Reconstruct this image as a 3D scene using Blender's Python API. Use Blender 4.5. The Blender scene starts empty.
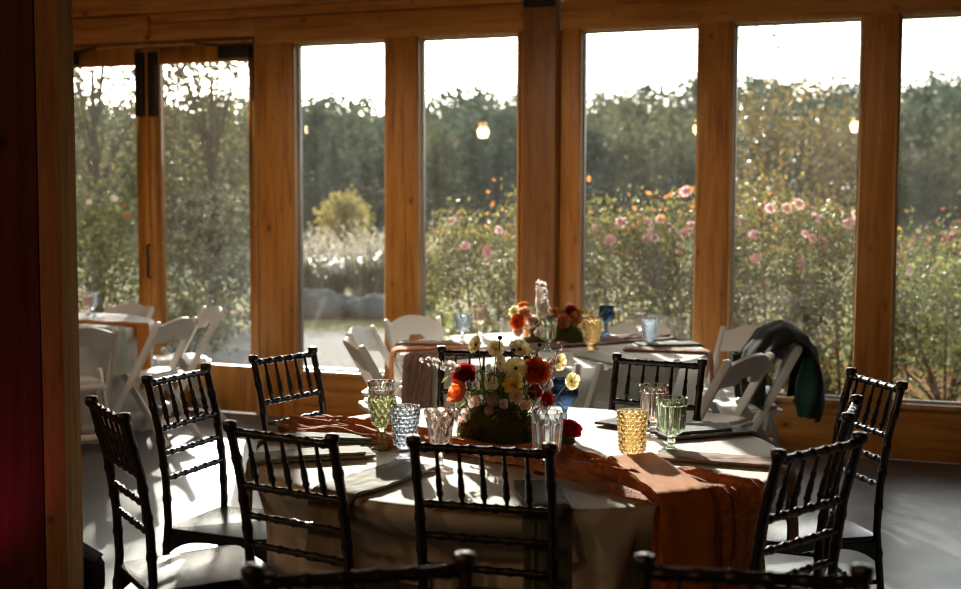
import bpy, bmesh, math, random
from mathutils import Vector, Matrix, noise
PI = math.pi
SC = bpy.context.scene
COL = SC.collection
V = Vector

# ---------------------------------------------------------------- mesh kit
class MB:
    def __init__(s): s.v = []; s.f = []
    def add(s, vs, fs):
        o = len(s.v); s.v += [tuple(p) for p in vs]; s.f += [tuple(i + o for i in f) for f in fs]; return s
    def box(s, x0, x1, y0, y1, z0, z1):
        vs = [(x, y, z) for z in (z0, z1) for y in (y0, y1) for x in (x0, x1)]
        return s.add(vs, [(0,2,3,1),(4,5,7,6),(0,1,5,4),(2,6,7,3),(0,4,6,2),(1,3,7,5)])
    def bar(s, a, b, w, d, side=(1,0,0)):
        a = V(a); b = V(b); t = (b - a).normalized(); x = V(side); x = (x - t * x.dot(t)).normalized(); y = t.cross(x)
        vs = [p + x * sx * w / 2 + y * sy * d / 2 for p in (a, b) for sy in (-1, 1) for sx in (-1, 1)]
        return s.add(vs, [(0,2,3,1),(4,5,7,6),(0,1,5,4),(2,6,7,3),(0,4,6,2),(1,3,7,5)])
    def tube(s, pts, rad, seg=10, cap=True):
        pts = [V(p) for p in pts]; n = len(pts)
        if not hasattr(rad, '__len__'): rad = [rad] * n
        t0 = (pts[1] - pts[0]).normalized()
        x = t0.orthogonal().normalized(); vs = []
        for i, p in enumerate(pts):
            t = (pts[min(i+1, n-1)] - pts[max(i-1, 0)])
            if t.length > 1e-9:
                t.normalize(); x = x - t * x.dot(t)
                x = x.normalized() if x.length > 1e-6 else t.orthogonal().normalized()
                y = t.cross(x)
            for k in range(seg):
                a = 2 * PI * k / seg
                vs.append(p + (x * math.cos(a) + y * math.sin(a)) * rad[i])
        fs = [(i*seg+k, i*seg+(k+1) % seg, (i+1)*seg+(k+1) % seg, (i+1)*seg+k) for i in range(n-1) for k in range(seg)]
        if cap: fs += [tuple(reversed(range(seg))), tuple(range((n-1)*seg, n*seg))]
        return s.add(vs, fs)
    def lathe(s, prof, seg=32, mod=None, M=None, capb=True, capt=True):
        vs = []
        for j, (r, z) in enumerate(prof):
            for k in range(seg):
                a = 2 * PI * k / seg
                rr = r + (mod(a, z, j) if mod else 0)
                p = V((rr * math.cos(a), rr * math.sin(a), z))
                vs.append(M @ p if M else p)
        n = len(prof)
        fs = [(j*seg+k, j*seg+(k+1) % seg, (j+1)*seg+(k+1) % seg, (j+1)*seg+k) for j in range(n-1) for k in range(seg)]
        if capb: fs.append(tuple(reversed(range(seg))))
        if capt: fs.append(tuple(range((n-1)*seg, n*seg)))
        return s.add(vs, fs)
    def grid(s, fn, nu, nv):
        vs = [fn(i / nu, j / nv) for j in range(nv + 1) for i in range(nu + 1)]
        w = nu + 1
        return s.add(vs, [(j*w+i, j*w+i+1, (j+1)*w+i+1, (j+1)*w+i) for j in range(nv) for i in range(nu)])
    def slab(s, fn, nu, nv, th):
        w = nu + 1
        P = [[V(fn(i / nu, j / nv)) for i in range(w)] for j in range(nv + 1)]
        N = []
        for j in range(nv + 1):
            for i in range(w):
                du = P[j][min(i+1, nu)] - P[j][max(i-1, 0)]; dv = P[min(j+1, nv)][i] - P[max(j-1, 0)][i]
                c = du.cross(dv); N.append(c.normalized() if c.length > 1e-12 else V((0, 0, 1)))
        A = [P[j][i] + N[j*w+i] * th / 2 for j in range(nv + 1) for i in range(w)]
        B = [P[j][i] - N[j*w+i] * th / 2 for j in range(nv + 1) for i in range(w)]
        m = len(A); fs = []
        for j in range(nv):
            for i in range(nu):
                a, b, c, d = j*w+i, j*w+i+1, (j+1)*w+i+1, (j+1)*w+i
                fs += [(a, b, c, d), (m+d, m+c, m+b, m+a)]
        for i in range(nu):
            fs += [(i+1, i, m+i, m+i+1), (nv*w+i, nv*w+i+1, m+nv*w+i+1, m+nv*w+i)]
        for j in range(nv):
            fs += [(j*w, (j+1)*w, m+(j+1)*w, m+j*w), ((j+1)*w+nu, j*w+nu, m+j*w+nu, m+(j+1)*w+nu)]
        return s.add(A + B, fs)
    def prism(s, poly, z0, z1, axis='z'):
        n = len(poly)
        def P(p, z): return {'z': (p[0], p[1], z), 'x': (z, p[0], p[1]), 'y': (p[0], z, p[1])}[axis]
        vs = [P(p, z0) for p in poly] + [P(p, z1) for p in poly]
        return s.add(vs, [tuple(reversed(range(n))), tuple(range(n, 2*n))] + [(i, (i+1) % n, n+(i+1) % n, n+i) for i in range(n)])
    def sphere(s, c, r, seg=12, rings=8, sc=(1,1,1)):
        pr = [(r * math.sin(PI * j / rings) + 1e-5, -r * math.cos(PI * j / rings)) for j in range(rings + 1)]
        M = Matrix.Translation(V(c)) @ Matrix.Diagonal((sc[0], sc[1], sc[2], 1))
        return s.lathe(pr, seg, M=M)
    def xf(s, M):
        s.v = [tuple(M @ V(p)) for p in s.v]; return s
    def build(s, name, mat, parent=None, bevel=0, smooth=True, loc=None, rotz=0, angle=40):
        me = bpy.data.meshes.new(name); me.from_pydata(s.v, [], s.f)
        bm = bmesh.new(); bm.from_mesh(me)
        if bevel:
            bmesh.ops.remove_doubles(bm, verts=bm.verts, dist=1e-5)
            bmesh.ops.recalc_face_normals(bm, faces=bm.faces)
            es = [e for e in bm.edges if len(e.link_faces) == 2 and e.calc_face_angle(0) > 0.6]
            bmesh.ops.bevel(bm, geom=es, offset=bevel, segments=2, profile=.6, affect='EDGES', clamp_overlap=True)
        else:
            if smooth != 'leaf': bmesh.ops.recalc_face_normals(bm, faces=bm.faces)
        if smooth and smooth != 'leaf':
            for f in bm.faces: f.smooth = True
            for e in bm.edges:
                if len(e.link_faces) == 2 and e.calc_face_angle(0) > math.radians(angle): e.smooth = False
        bm.to_mesh(me); bm.free()
        me.materials.append(mat)
        o = bpy.data.objects.new(name, me); COL.objects.link(o)
        if parent: o.parent = parent
        if loc is not None: o.location = loc
        if rotz: o.rotation_euler.z = rotz
        return o

def tag(o, label=None, cat=None, group=None, kind=None):
    if label: o['label'] = label
    if cat: o['category'] = cat
    if group: o['group'] = group
    if kind: o['kind'] = kind
    return o
def thing(name, label, cat, loc=(0,0,0), rz=0, group=None):
    o = bpy.data.objects.new(name, None); o.empty_display_size = .1; COL.objects.link(o)
    o.location = loc; o.rotation_euler.z = rz
    return tag(o, label, cat, group)
def copy_tree(o, parent=None):
    c = o.copy(); COL.objects.link(c)
    if parent: c.parent = parent
    for ch in list(o.children): copy_tree(ch, c)
    return c
_proto = {}
def place(key, maker, loc, rz, label, cat, group=None):
    if key not in _proto:
        o = _proto[key] = maker()
    else:
        o = copy_tree(_proto[key])
    o.location = loc; o.rotation_euler.z = rz
    if key == 'chiavari': o.scale = (.955, 1, 1.013)
    tag(o, label, cat, group)
    return o
def struct(mb, name, mat, **k): return tag(mb.build(name, mat, **k), kind='structure')
def lerp(a, b, t): return a + (b - a) * t
def interp(x, pts):
    if x <= pts[0][0]: return pts[0][1]
    for (a, b), (c, d) in zip(pts, pts[1:]):
        if x <= c: return lerp(b, d, (x - a) / (c - a))
    return pts[-1][1]
def nz(x, y=0, z=0): return noise.noise(V((x, y, z)))
def sst(a, b, x):
    t = max(0, min(1, (x - a) / (b - a))); return t * t * (3 - 2 * t)

# ---------------------------------------------------------------- materials
def newmat(name):
    m = bpy.data.materials.new(name); m.use_nodes = True
    nt = m.node_tree; nt.nodes.clear()
    out = nt.nodes.new('ShaderNodeOutputMaterial')
    return m, nt, out
def N(nt, t, **k):
    n = nt.nodes.new(t)
    for a, b in k.items():
        if a in n.inputs: n.inputs[a].default_value = b
        else: setattr(n, a, b)
    return n
def ramp(nt, stops, src=None):
    r = nt.nodes.new('ShaderNodeValToRGB'); e = r.color_ramp.elements
    while len(e) > 1: e.remove(e[-1])
    e[0].position, e[0].color = stops[0][0], (*stops[0][1], 1)
    for p, c in stops[1:]:
        q = e.new(p); q.color = (*c, 1)
    if src: nt.links.new(src, r.inputs['Fac'])
    return r
def plain(name, col, rough=.5, metal=0, bump=0, bscale=60, var=.12, vscale=8, sheen=0, trans=0, spec=.5):
    m, nt, out = newmat(name); L = nt.links.new
    b = N(nt, 'ShaderNodeBsdfPrincipled', Roughness=rough, Metallic=metal)
    b.inputs['Specular IOR Level'].default_value = spec
    if sheen: b.inputs['Sheen Weight'].default_value = sheen
    tc = N(nt, 'ShaderNodeTexCoord'); n = N(nt, 'ShaderNodeTexNoise', Scale=vscale, Detail=4)
    L(tc.outputs['Object'], n.inputs['Vector'])
    lo = tuple(c * (1 - var) for c in col); hi = tuple(min(1, c * (1 + var)) for c in col)
    r = ramp(nt, [(.3, lo), (.7, hi)], n.outputs['Fac']); L(r.outputs['Color'], b.inputs['Base Color'])
    if bump:
        n2 = N(nt, 'ShaderNodeTexNoise', Scale=bscale, Detail=3); L(tc.outputs['Object'], n2.inputs['Vector'])
        bp = N(nt, 'ShaderNodeBump', Strength=bump, Distance=.004); L(n2.outputs['Fac'], bp.inputs['Height']); L(bp.outputs['Normal'], b.inputs['Normal'])
    if trans:
        t = N(nt, 'ShaderNodeBsdfTranslucent'); L(r.outputs['Color'], t.inputs['Color'])
        mx = N(nt, 'ShaderNodeMixShader'); mx.inputs[0].default_value = trans
        L(b.outputs[0], mx.inputs[1]); L(t.outputs[0], mx.inputs[2]); L(mx.outputs[0], out.inputs[0])
    else: L(b.outputs[0], out.inputs[0])
    return m
def wood(name, dark, mid, light, axis='z', rough=.45, knots=True, scale=1.0, spec=.5):
    m, nt, out = newmat(name); L = nt.links.new
    b = N(nt, 'ShaderNodeBsdfPrincipled', Roughness=rough); b.inputs['Specular IOR Level'].default_value = spec
    tc = N(nt, 'ShaderNodeTexCoord'); mp = N(nt, 'ShaderNodeMapping'); L(tc.outputs['Object'], mp.inputs['Vector'])
    s = [9 * scale, 9 * scale, 9 * scale]; s['xyz'.index(axis)] = .7 * scale; mp.inputs['Scale'].default_value = s
    n1 = N(nt, 'ShaderNodeTexNoise', Scale=2.2, Detail=6, Roughness=.6, Distortion=.6); L(mp.outputs[0], n1.inputs['Vector'])
    w = N(nt, 'ShaderNodeTexNoise', Scale=14, Detail=3, Roughness=.5); L(mp.outputs[0], w.inputs['Vector'])
    add = N(nt, 'ShaderNodeMath', operation='MULTIPLY_ADD'); L(w.outputs['Fac'], add.inputs[0]); add.inputs[1].default_value = .35; L(n1.outputs['Fac'], add.inputs[2])
    r = ramp(nt, [(.40, dark), (.62, mid), (.88, light)], add.outputs[0]); col = r.outputs['Color']
    if knots:
        sp = N(nt, 'ShaderNodeSeparateXYZ'); L(tc.outputs['Object'], sp.inputs[0])
        oi = N(nt, 'ShaderNodeObjectInfo'); cb = N(nt, 'ShaderNodeCombineXYZ')
        al, ac = ('Z', 'X') if axis == 'z' else ('X', 'Z')
        m1 = N(nt, 'ShaderNodeMath', operation='MULTIPLY_ADD'); L(sp.outputs[al], m1.inputs[0]); m1.inputs[1].default_value = 3.0
        m3 = N(nt, 'ShaderNodeMath', operation='MULTIPLY'); L(oi.outputs['Random'], m3.inputs[0]); m3.inputs[1].default_value = 37.0; L(m3.outputs[0], m1.inputs[2])
        m2 = N(nt, 'ShaderNodeMath', operation='MULTIPLY'); L(sp.outputs[ac], m2.inputs[0]); m2.inputs[1].default_value = 4.4
        L(m1.outputs[0], cb.inputs[0]); L(m2.outputs[0], cb.inputs[1])
        wn = N(nt, 'ShaderNodeTexNoise', Scale=3.0, Detail=3); L(cb.outputs[0], wn.inputs['Vector'])
        wa = N(nt, 'ShaderNodeVectorMath', operation='MULTIPLY_ADD'); L(wn.outputs['Color'], wa.inputs[0]); wa.inputs[1].default_value = (.12, .12, 0); L(cb.outputs[0], wa.inputs[2])
        vo = N(nt, 'ShaderNodeTexVoronoi', Scale=1.0, Randomness=1.0); vo.voronoi_dimensions = '2D'; L(wa.outputs[0], vo.inputs['Vector'])
        kc = N(nt, 'ShaderNodeSeparateColor'); L(vo.outputs['Color'], kc.inputs[0])
        kd = N(nt, 'ShaderNodeMath', operation='MULTIPLY_ADD'); L(kc.outputs[0], kd.inputs[0]); kd.inputs[1].default_value = .20; L(vo.outputs['Distance'], kd.inputs[2])
        kr = ramp(nt, [(.03, (.12,.12,.12)), (.07, (.45,.45,.45)), (.12, (.85,.85,.85)), (.2, (1,1,1))], kd.outputs[0])
        mx = N(nt, 'ShaderNodeMix', data_type='RGBA'); L(kr.outputs['Color'], mx.inputs['Factor'])
        mx.inputs['A'].default_value = (dark[0]*.25, dark[1]*.2, dark[2]*.2, 1); L(col, mx.inputs['B']); col = mx.outputs['Result']
    L(col, b.inputs['Base Color'])
    bp = N(nt, 'ShaderNodeBump', Strength=.15, Distance=.003); L(add.outputs[0], bp.inputs['Height']); L(bp.outputs['Normal'], b.inputs['Normal'])
    L(b.outputs[0], out.inputs[0]); return m
def pane_glass(name, haze=.02, hazecol=(.9,.9,.86)):
    m, nt, out = newmat(name); L = nt.links.new
    t = N(nt, 'ShaderNodeBsdfTransparent'); t.inputs[0].default_value = (.93,.95,.94,1)
    g = N(nt, 'ShaderNodeBsdfGlossy', Roughness=0.0)
    fr = N(nt, 'ShaderNodeFresnel', IOR=1.5); mu = N(nt, 'ShaderNodeMath', operation='MULTIPLY'); L(fr.outputs[0], mu.inputs[0]); mu.inputs[1].default_value = .85
    m1 = N(nt, 'ShaderNodeMixShader'); L(mu.outputs[0], m1.inputs[0]); L(t.outputs[0], m1.inputs[1]); L(g.outputs[0], m1.inputs[2])
    tr = N(nt, 'ShaderNodeBsdfTranslucent'); tr.inputs[0].default_value = (*hazecol, 1)  # translucent film added to the pane, a veil standing in for haze
    tc = N(nt, 'ShaderNodeTexCoord'); mp = N(nt, 'ShaderNodeMapping'); mp.inputs['Scale'].default_value = (6, 1, 1.2); L(tc.outputs['Object'], mp.inputs['Vector'])
    n = N(nt, 'ShaderNodeTexNoise', Scale=1.6, Detail=5, Roughness=.6); L(mp.outputs[0], n.inputs['Vector'])
    mr = N(nt, 'ShaderNodeMapRange'); L(n.outputs['Fac'], mr.inputs[0]); mr.inputs['From Min'].default_value = .3; mr.inputs['From Max'].default_value = .8
    mr.inputs['To Min'].default_value = haze * .5; mr.inputs['To Max'].default_value = haze * 1.8
    m2 = N(nt, 'ShaderNodeMixShader'); L(mr.outputs[0], m2.inputs[0]); L(m1.outputs[0], m2.inputs[1]); L(tr.outputs[0], m2.inputs[2])
    L(m2.outputs[0], out.inputs[0]); return m
def drink_glass(name, col, clear=.12, dens=None):
    m, nt, out = newmat(name); L = nt.links.new
    b = N(nt, 'ShaderNodeBsdfGlass', Roughness=.015, IOR=1.45); b.inputs['Color'].default_value = (*[c ** .34 for c in col], 1)
    t = N(nt, 'ShaderNodeBsdfTransparent'); t.inputs[0].default_value = (*[c ** .34 for c in col], 1)
    mx = N(nt, 'ShaderNodeMixShader'); mx.inputs[0].default_value = clear
    L(b.outputs[0], mx.inputs[1]); L(t.outputs[0], mx.inputs[2]); L(mx.outputs[0], out.inputs[0]); return m
def leafmat(name, cols, trans=.45, rough=.4, spec=.5):
    m, nt, out = newmat(name); L = nt.links.new
    g = N(nt, 'ShaderNodeNewGeometry')
    n = len(cols); r = ramp(nt, [(i / max(1, n-1), c) for i, c in enumerate(cols)], g.outputs['Random Per Island'])
    b = N(nt, 'ShaderNodeBsdfPrincipled', Roughness=rough); b.inputs['Specular IOR Level'].default_value = spec
    L(r.outputs['Color'], b.inputs['Base Color'])
    t = N(nt, 'ShaderNodeBsdfTranslucent'); L(r.outputs['Color'], t.inputs['Color'])
    mx = N(nt, 'ShaderNodeMixShader'); mx.inputs[0].default_value = trans
    L(b.outputs[0], mx.inputs[1]); L(t.outputs[0], mx.inputs[2]); L(mx.outputs[0], out.inputs[0]); return m
def concrete():
    m, nt, out = newmat('polished_concrete'); L = nt.links.new
    b = N(nt, 'ShaderNodeBsdfPrincipled'); b.inputs['Specular IOR Level'].default_value = .32; tc = N(nt, 'ShaderNodeTexCoord')
    n = N(nt, 'ShaderNodeTexNoise', Scale=.9, Detail=8, Roughness=.65); L(tc.outputs['Object'], n.inputs['Vector'])
    r = ramp(nt, [(.3, (.075,.078,.075)), (.55, (.115,.118,.115)), (.75, (.16,.162,.155))], n.outputs['Fac']); L(r.outputs['Color'], b.inputs['Base Color'])
    n2 = N(nt, 'ShaderNodeTexNoise', Scale=5, Detail=6); L(tc.outputs['Object'], n2.inputs['Vector'])
    mr = N(nt, 'ShaderNodeMapRange'); L(n2.outputs['Fac'], mr.inputs[0]); mr.inputs['To Min'].default_value = .26; mr.inputs['To Max'].default_value = .42; L(mr.outputs[0], b.inputs['Roughness'])
    n3 = N(nt, 'ShaderNodeTexNoise', Scale=30, Detail=4); L(tc.outputs['Object'], n3.inputs['Vector'])
    bp = N(nt, 'ShaderNodeBump', Strength=.08, Distance=.004); L(n3.outputs['Fac'], bp.inputs['Height']); L(bp.outputs['Normal'], b.inputs['Normal'])
    L(b.outputs[0], out.inputs[0]); return m
def ground(name, cols, scale, bump=.3):
    m, nt, out = newmat(name); L = nt.links.new
    b = N(nt, 'ShaderNodeBsdfPrincipled', Roughness=.95); b.inputs['Specular IOR Level'].default_value = .03; tc = N(nt, 'ShaderNodeTexCoord')
    n = N(nt, 'ShaderNodeTexNoise', Scale=scale, Detail=8, Roughness=.7); L(tc.outputs['Object'], n.inputs['Vector'])
    k = len(cols); r = ramp(nt, [(.3 + .4 * i / (k-1), c) for i, c in enumerate(cols)], n.outputs['Fac']); L(r.outputs['Color'], b.inputs['Base Color'])
    bp = N(nt, 'ShaderNodeBump', Strength=bump, Distance=.02); L(n.outputs['Fac'], bp.inputs['Height']); L(bp.outputs['Normal'], b.inputs['Normal'])
    L(b.outputs[0], out.inputs[0]); return m
def emis(name, col, st):
    m, nt, out = newmat(name); e = N(nt, 'ShaderNodeEmission'); e.inputs[0].default_value = (*col, 1); e.inputs[1].default_value = st
    nt.links.new(e.outputs[0], out.inputs[0]); return m

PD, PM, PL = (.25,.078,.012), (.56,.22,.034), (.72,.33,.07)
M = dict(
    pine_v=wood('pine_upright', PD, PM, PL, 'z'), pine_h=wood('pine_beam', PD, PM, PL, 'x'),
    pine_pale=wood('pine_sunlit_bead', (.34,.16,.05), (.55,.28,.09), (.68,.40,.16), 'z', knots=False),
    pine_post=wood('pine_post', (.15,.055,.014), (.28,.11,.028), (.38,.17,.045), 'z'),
    brown_post=wood('weathered_post', (.15,.075,.028), (.27,.14,.055), (.38,.20,.085), 'z', rough=.9, spec=0),
    red_post=wood('dark_red_post', (.045,.010,.008), (.075,.018,.013), (.10,.028,.018), 'z', rough=.7, spec=.12),
    ceil=wood('ceiling_boards', (.10,.045,.018), (.18,.085,.03), (.24,.12,.05), 'x'),
    concrete=concrete(), pane=pane_glass('window_glass', .007),
    black_metal=plain('black_metal', (.012,.012,.012), .5, .2),
    rail_metal=plain('pale_sash', (.5,.5,.48), .4, .3),
    lacquer=plain('black_lacquer', (.010,.008,.007), .26, bump=.05, bscale=90, var=.3),
    white_paint=plain('white_paint', (.86,.85,.82), .38, var=.03, bump=.03),
    white_seat=plain('white_vinyl', (.80,.79,.76), .45, var=.03, bump=.1, bscale=150),
    cloth=plain('ivory_linen', (.80,.77,.70), .85, var=.03, bump=.12, bscale=300, sheen=.2, trans=.12),
    white_cloth=plain('white_linen', (.82,.81,.78), .85, var=.03, bump=.12, bscale=300, sheen=.2, trans=.12),
    rust=plain('rust_gauze', (.60,.20,.05), .9, var=.35, vscale=60, bump=1, bscale=120, sheen=.3, trans=.25),
    mauve=plain('mauve_gauze', (.42,.27,.23), .9, var=.2, vscale=40, bump=.5, bscale=220, sheen=.3, trans=.2),
    mustard=plain('mustard_linen', (.55,.17,.012), .85, var=.1, vscale=20, bump=.15, bscale=260, trans=.2),
    orange=plain('orange_linen', (.72,.28,.08), .85, var=.1, bump=.15, bscale=260, trans=.25),
    olive=plain('taupe_linen', (.22,.195,.145), .85, var=.12, bump=.15, bscale=260),
    sage=plain('sage_linen', (.105,.13,.095), .85, var=.12, bump=.15, bscale=260),
    pale_sage=plain('pale_sage_linen', (.40,.45,.38), .85, var=.1, bump=.15, bscale=260),
    slate=plain('slate_linen', (.16,.165,.155), .85, var=.12, bump=.15, bscale=260),
    brown=plain('brown_linen', (.27,.14,.075), .85, var=.12, bump=.15, bscale=260),
    dark_brown=plain('dark_brown_linen', (.06,.035,.022), .85, var=.12, bump=.15, bscale=260),
    ply=plain('plywood', (.4,.28,.16), .6),
    coat=plain('olive_coat', (.013,.015,.009), .9, spec=.08, var=.25, vscale=12, bump=.3, bscale=60),
    teal=plain('teal_lining', (.012,.075,.062), .7, var=.25, vscale=12, bump=.3, bscale=60),
    cable=plain('black_rubber', (.012,.012,.012), .9, spec=0),
    moss=leafmat('moss', [(.030,.040,.010), (.09,.10,.022), (.16,.16,.04), (.055,.045,.02)], .3, .8, .2),
    fl_leaf=leafmat('arrangement_leaves', [(.05,.09,.025), (.13,.18,.05), (.22,.25,.08)], .5),
    stem=plain('flower_stem', (.12,.19,.05), .5, trans=.2),
    bark=plain('bark', (.09,.065,.045), .9, bump=.6, bscale=30, var=.3),
    stone=plain('boulder_stone', (.13,.13,.12), .9, bump=.5, bscale=14, var=.3, vscale=4),
    bulb=emis('warm_bulb', (1,.50,.17), 14),
)
def petal(name, col, var=.18, trans=.55): 
    return plain(name, col, .6, var=var, vscale=60, bump=.1, bscale=200, trans=trans, spec=.25)
PT = dict(red=petal('red_petal', (.46,.018,.018)), crimson=petal('crimson_petal', (.55,.012,.025)), orange=petal('orange_petal', (.78,.19,.025)),
    coral=petal('coral_petal', (.84,.30,.12)), cream=petal('cream_petal', (.82,.74,.44)), yellow=petal('yellow_petal', (.80,.58,.12)),
    peach=petal('peach_petal', (.80,.48,.30)), blush=petal('blush_petal', (.80,.62,.55)), pink=petal('pink_petal', (.75,.50,.58)),
    mauve=petal('mauve_petal', (.40,.29,.26)), white=petal('white_petal', (.85,.80,.76)), dark=petal('dark_center', (.06,.035,.015)),
    gold=petal('gold_center', (.55,.33,.04)), rosepink=petal('garden_rose_petal', (.92,.68,.74)), rust=petal('rust_petal', (.65,.22,.06)))
G = dict(green=drink_glass('green_glass', (.66,.72,.42)), clear=drink_glass('clear_glass', (.97,.97,.96)), blue=drink_glass('pale_blue_glass', (.74,.85,.97)),
    pink=drink_glass('blush_glass', (.97,.84,.78)), smoke=drink_glass('clear_bluish_glass', (.88,.93,.96)), navy=drink_glass('navy_glass', (.10,.18,.34), .2),
    amber=drink_glass('amber_glass', (.92,.68,.34)), lime=drink_glass('soft_green_glass', (.76,.89,.68)), slateblue=drink_glass('slate_blue_glass', (.58,.68,.78)))

# ---------------------------------------------------------------- the window wall (local x runs along the wall to the left, y points into the room)
TH = math.atan(.37); WA = PI - TH; P0 = (2.752, 7.5, 0)
WM = Matrix.Translation(V(P0)) @ Matrix.Rotation(WA, 4, 'Z')
def wloc(s, y, z): return WM @ V((s, y, z))
ntrim = [0]
def trim(mb, mat, bevel=.006):
    ntrim[0] += 1
    return struct(mb, 'trim_%d' % ntrim[0], mat, bevel=bevel, loc=P0, rotz=WA)
def wb(x0, x1, y0, y1, z0, z1): return MB().box(min(x0,x1), max(x0,x1), y0, y1, z0, z1)
ZB, ZT = .357, 2.705
# uprights between the panes
trim(wb(4.374, 4.660, -.09, .02, 0, ZT + .02), M['pine_v'])       # jamb post beside the doors
trim(wb(3.405, 3.640, -.09, .02, 0, ZT + .02), M['pine_v'])
trim(wb(2.601, 2.660, -.09, .00, 0, ZT + .02), M['pine_v'])
trim(wb(2.240, 2.369, -.09, .00, 0, ZT + .02), M['pine_v'])
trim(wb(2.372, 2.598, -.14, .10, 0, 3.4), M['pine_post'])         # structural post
trim(wb(1.245, 1.450, -.09, .02, 0, ZT + .02), M['pine_v'])
trim(wb(.250, .450, -.09, .02, 0, ZT + .02), M['pine_v'])
trim(wb(-1.05, -.85, -.09, .02, 0, ZT + .02), M['pine_v'])
# base boards under the panes, header beams over them
trim(wb(2.66, 4.412, -.11, .0, 0, .335), M['pine_h'])
trim(wb(-1.05, 2.24, -.11, .0, 0, .335), M['pine_h'])
trim(wb(-4.0, 2.36, -.13, .04, ZT + .015, 2.90), M['pine_h'])
trim(wb(2.61, 4.66, -.13, .04, ZT + .015, 2.90), M['pine_h'])
trim(wb(4.66, 9.0, -.13, .04, 2.775, 2.90), M['pine_h'])
trim(wb(5.56, 6.9, .04, .065, 2.785, 2.955), M['pine_h'])
trim(wb(-4.0, 2.36, -.13, .07, 2.91, 3.4), M['pine_h'])
trim(wb(2.61, 9.0, -.13, .07, 2.98, 3.4), M['pine_h'])
trim(wb(2.61, 9.0, -.13, .03, 2.905, 2.975), M['pine_h'])
# steel bracket on the structural post
br = MB().box(2.375, 2.595, .10, .106, 2.86, 3.06)
for bx in (2.42, 2.55):
    for bz in (2.90, 3.02): br.lathe([(.012, 0), (.012, .008), (.006, .012)], 8, M=Matrix.Translation((bx, .106, bz)) @ Matrix.Rotation(-PI/2, 4, 'X'))
struct(br, 'trim_20', M['black_metal'], loc=P0, rotz=WA)
# windows: pine bead frame, pale sash edge, glass pane
def window(n, s0, s1):
    fr = MB()
    for (a, b) in ((s0 - .014, s0 + .004), (s1 - .004, s1 + .014)): fr.box(a, b, -.088, .022, ZB - .03, ZT + .03)
    fr.box(s0 + .004, s1 - .004, -.10, .022, ZB - .03, ZB - .004); fr.box(s0 + .004, s1 - .004, -.10, .022, ZT + .002, ZT + .03)
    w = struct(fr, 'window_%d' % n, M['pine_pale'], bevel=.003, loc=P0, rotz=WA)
    sa = MB()
    for (a, b) in ((s0 + .004, s0 + .016), (s1 - .016, s1 - .004)): sa.box(a, b, -.085, -.045, ZB - .004, ZT + .002)
    sa.box(s0 + .016, s1 - .016, -.085, -.045, ZB - .004, ZB + .012); sa.box(s0 + .016, s1 - .016, -.085, -.045, ZT - .01, ZT + .002)
    sa.build('sash', M['rail_metal'], w)
    MB().box(s0 + .016, s1 - .016, -.068, -.062, ZB + .012, ZT - .01).build('glass_pane', M['pane'], w, smooth=False)
    return w
window(1, 3.640, 4.362); window(2, 2.662, 3.390); window(3, 1.452, 2.226); window(4, .452, 1.228); window(5, -.85, .236)
# double doors
ja = MB().box(4.66, 4.69, -.12, .03, 0, 2.775); ja.box(6.86, 6.9, -.12, .03, 0, 2.775); ja.box(4.69, 6.86, -.12, .03, 2.735, 2.775)
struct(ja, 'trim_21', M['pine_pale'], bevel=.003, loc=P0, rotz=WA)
def door(n, a, b, hinge_hi):
    # a..b outer edges of the leaf; meeting stile towards the other leaf
    d = tag(bpy.data.objects.new('door_%d' % n, None), kind='structure'); COL.objects.link(d); d.location = P0; d.rotation_euler.z = WA
    ga, gb = (a + .055, b - .105) if n == 2 else (a + .105, b - .055)
    f = MB().box(a, ga, -.075, -.02, .01, 2.73); f.box(gb, b, -.075, -.02, .01, 2.73)
    f.box(ga, gb, -.075, -.02, .01, .355); f.box(ga, gb, -.075, -.02, 2.61, 2.73)
    f.build('door_frame', M['pine_v'], d, bevel=.004)
    MB().box(ga, gb, -.05, -.045, .355, 2.61).build('glass_pane', M['pane'], d, smooth=False)
    return d
d2 = door(2, 4.70, 5.625, True); d1 = door(1, 5.63, 6.60, False)
MB().box(5.535, 5.605, -.02, .012, 2.22, 2.70).build('latch_cover', M['black_metal'], d2, bevel=.003)
MB().box(5.650, 5.720, -.02, .012, 2.22, 2.70).build('latch_cover', M['black_metal'], d1, bevel=.003)
for d, x0, x1, ax in ((d2, 4.715, 4.98, 5.16), (d1, 6.25, 6.5, 6.05)):
    MB().box(x0, x1, -.02, .035, 2.625, 2.715).build('door_closer', M['black_metal'], d, bevel=.006)
    MB().bar((x1 if d is d2 else x0, .03, 2.72), (ax, .05, 2.742), .03, .012, (0,1,0)).build('closer_arm', M['black_metal'], d)
MB().tube([(5.60, .02, 1.0), (5.60, .05, 1.0), (5.60, .05, 1.25), (5.60, .02, 1.25)], .01).build('door_handle', M['black_metal'], d2)

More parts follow.
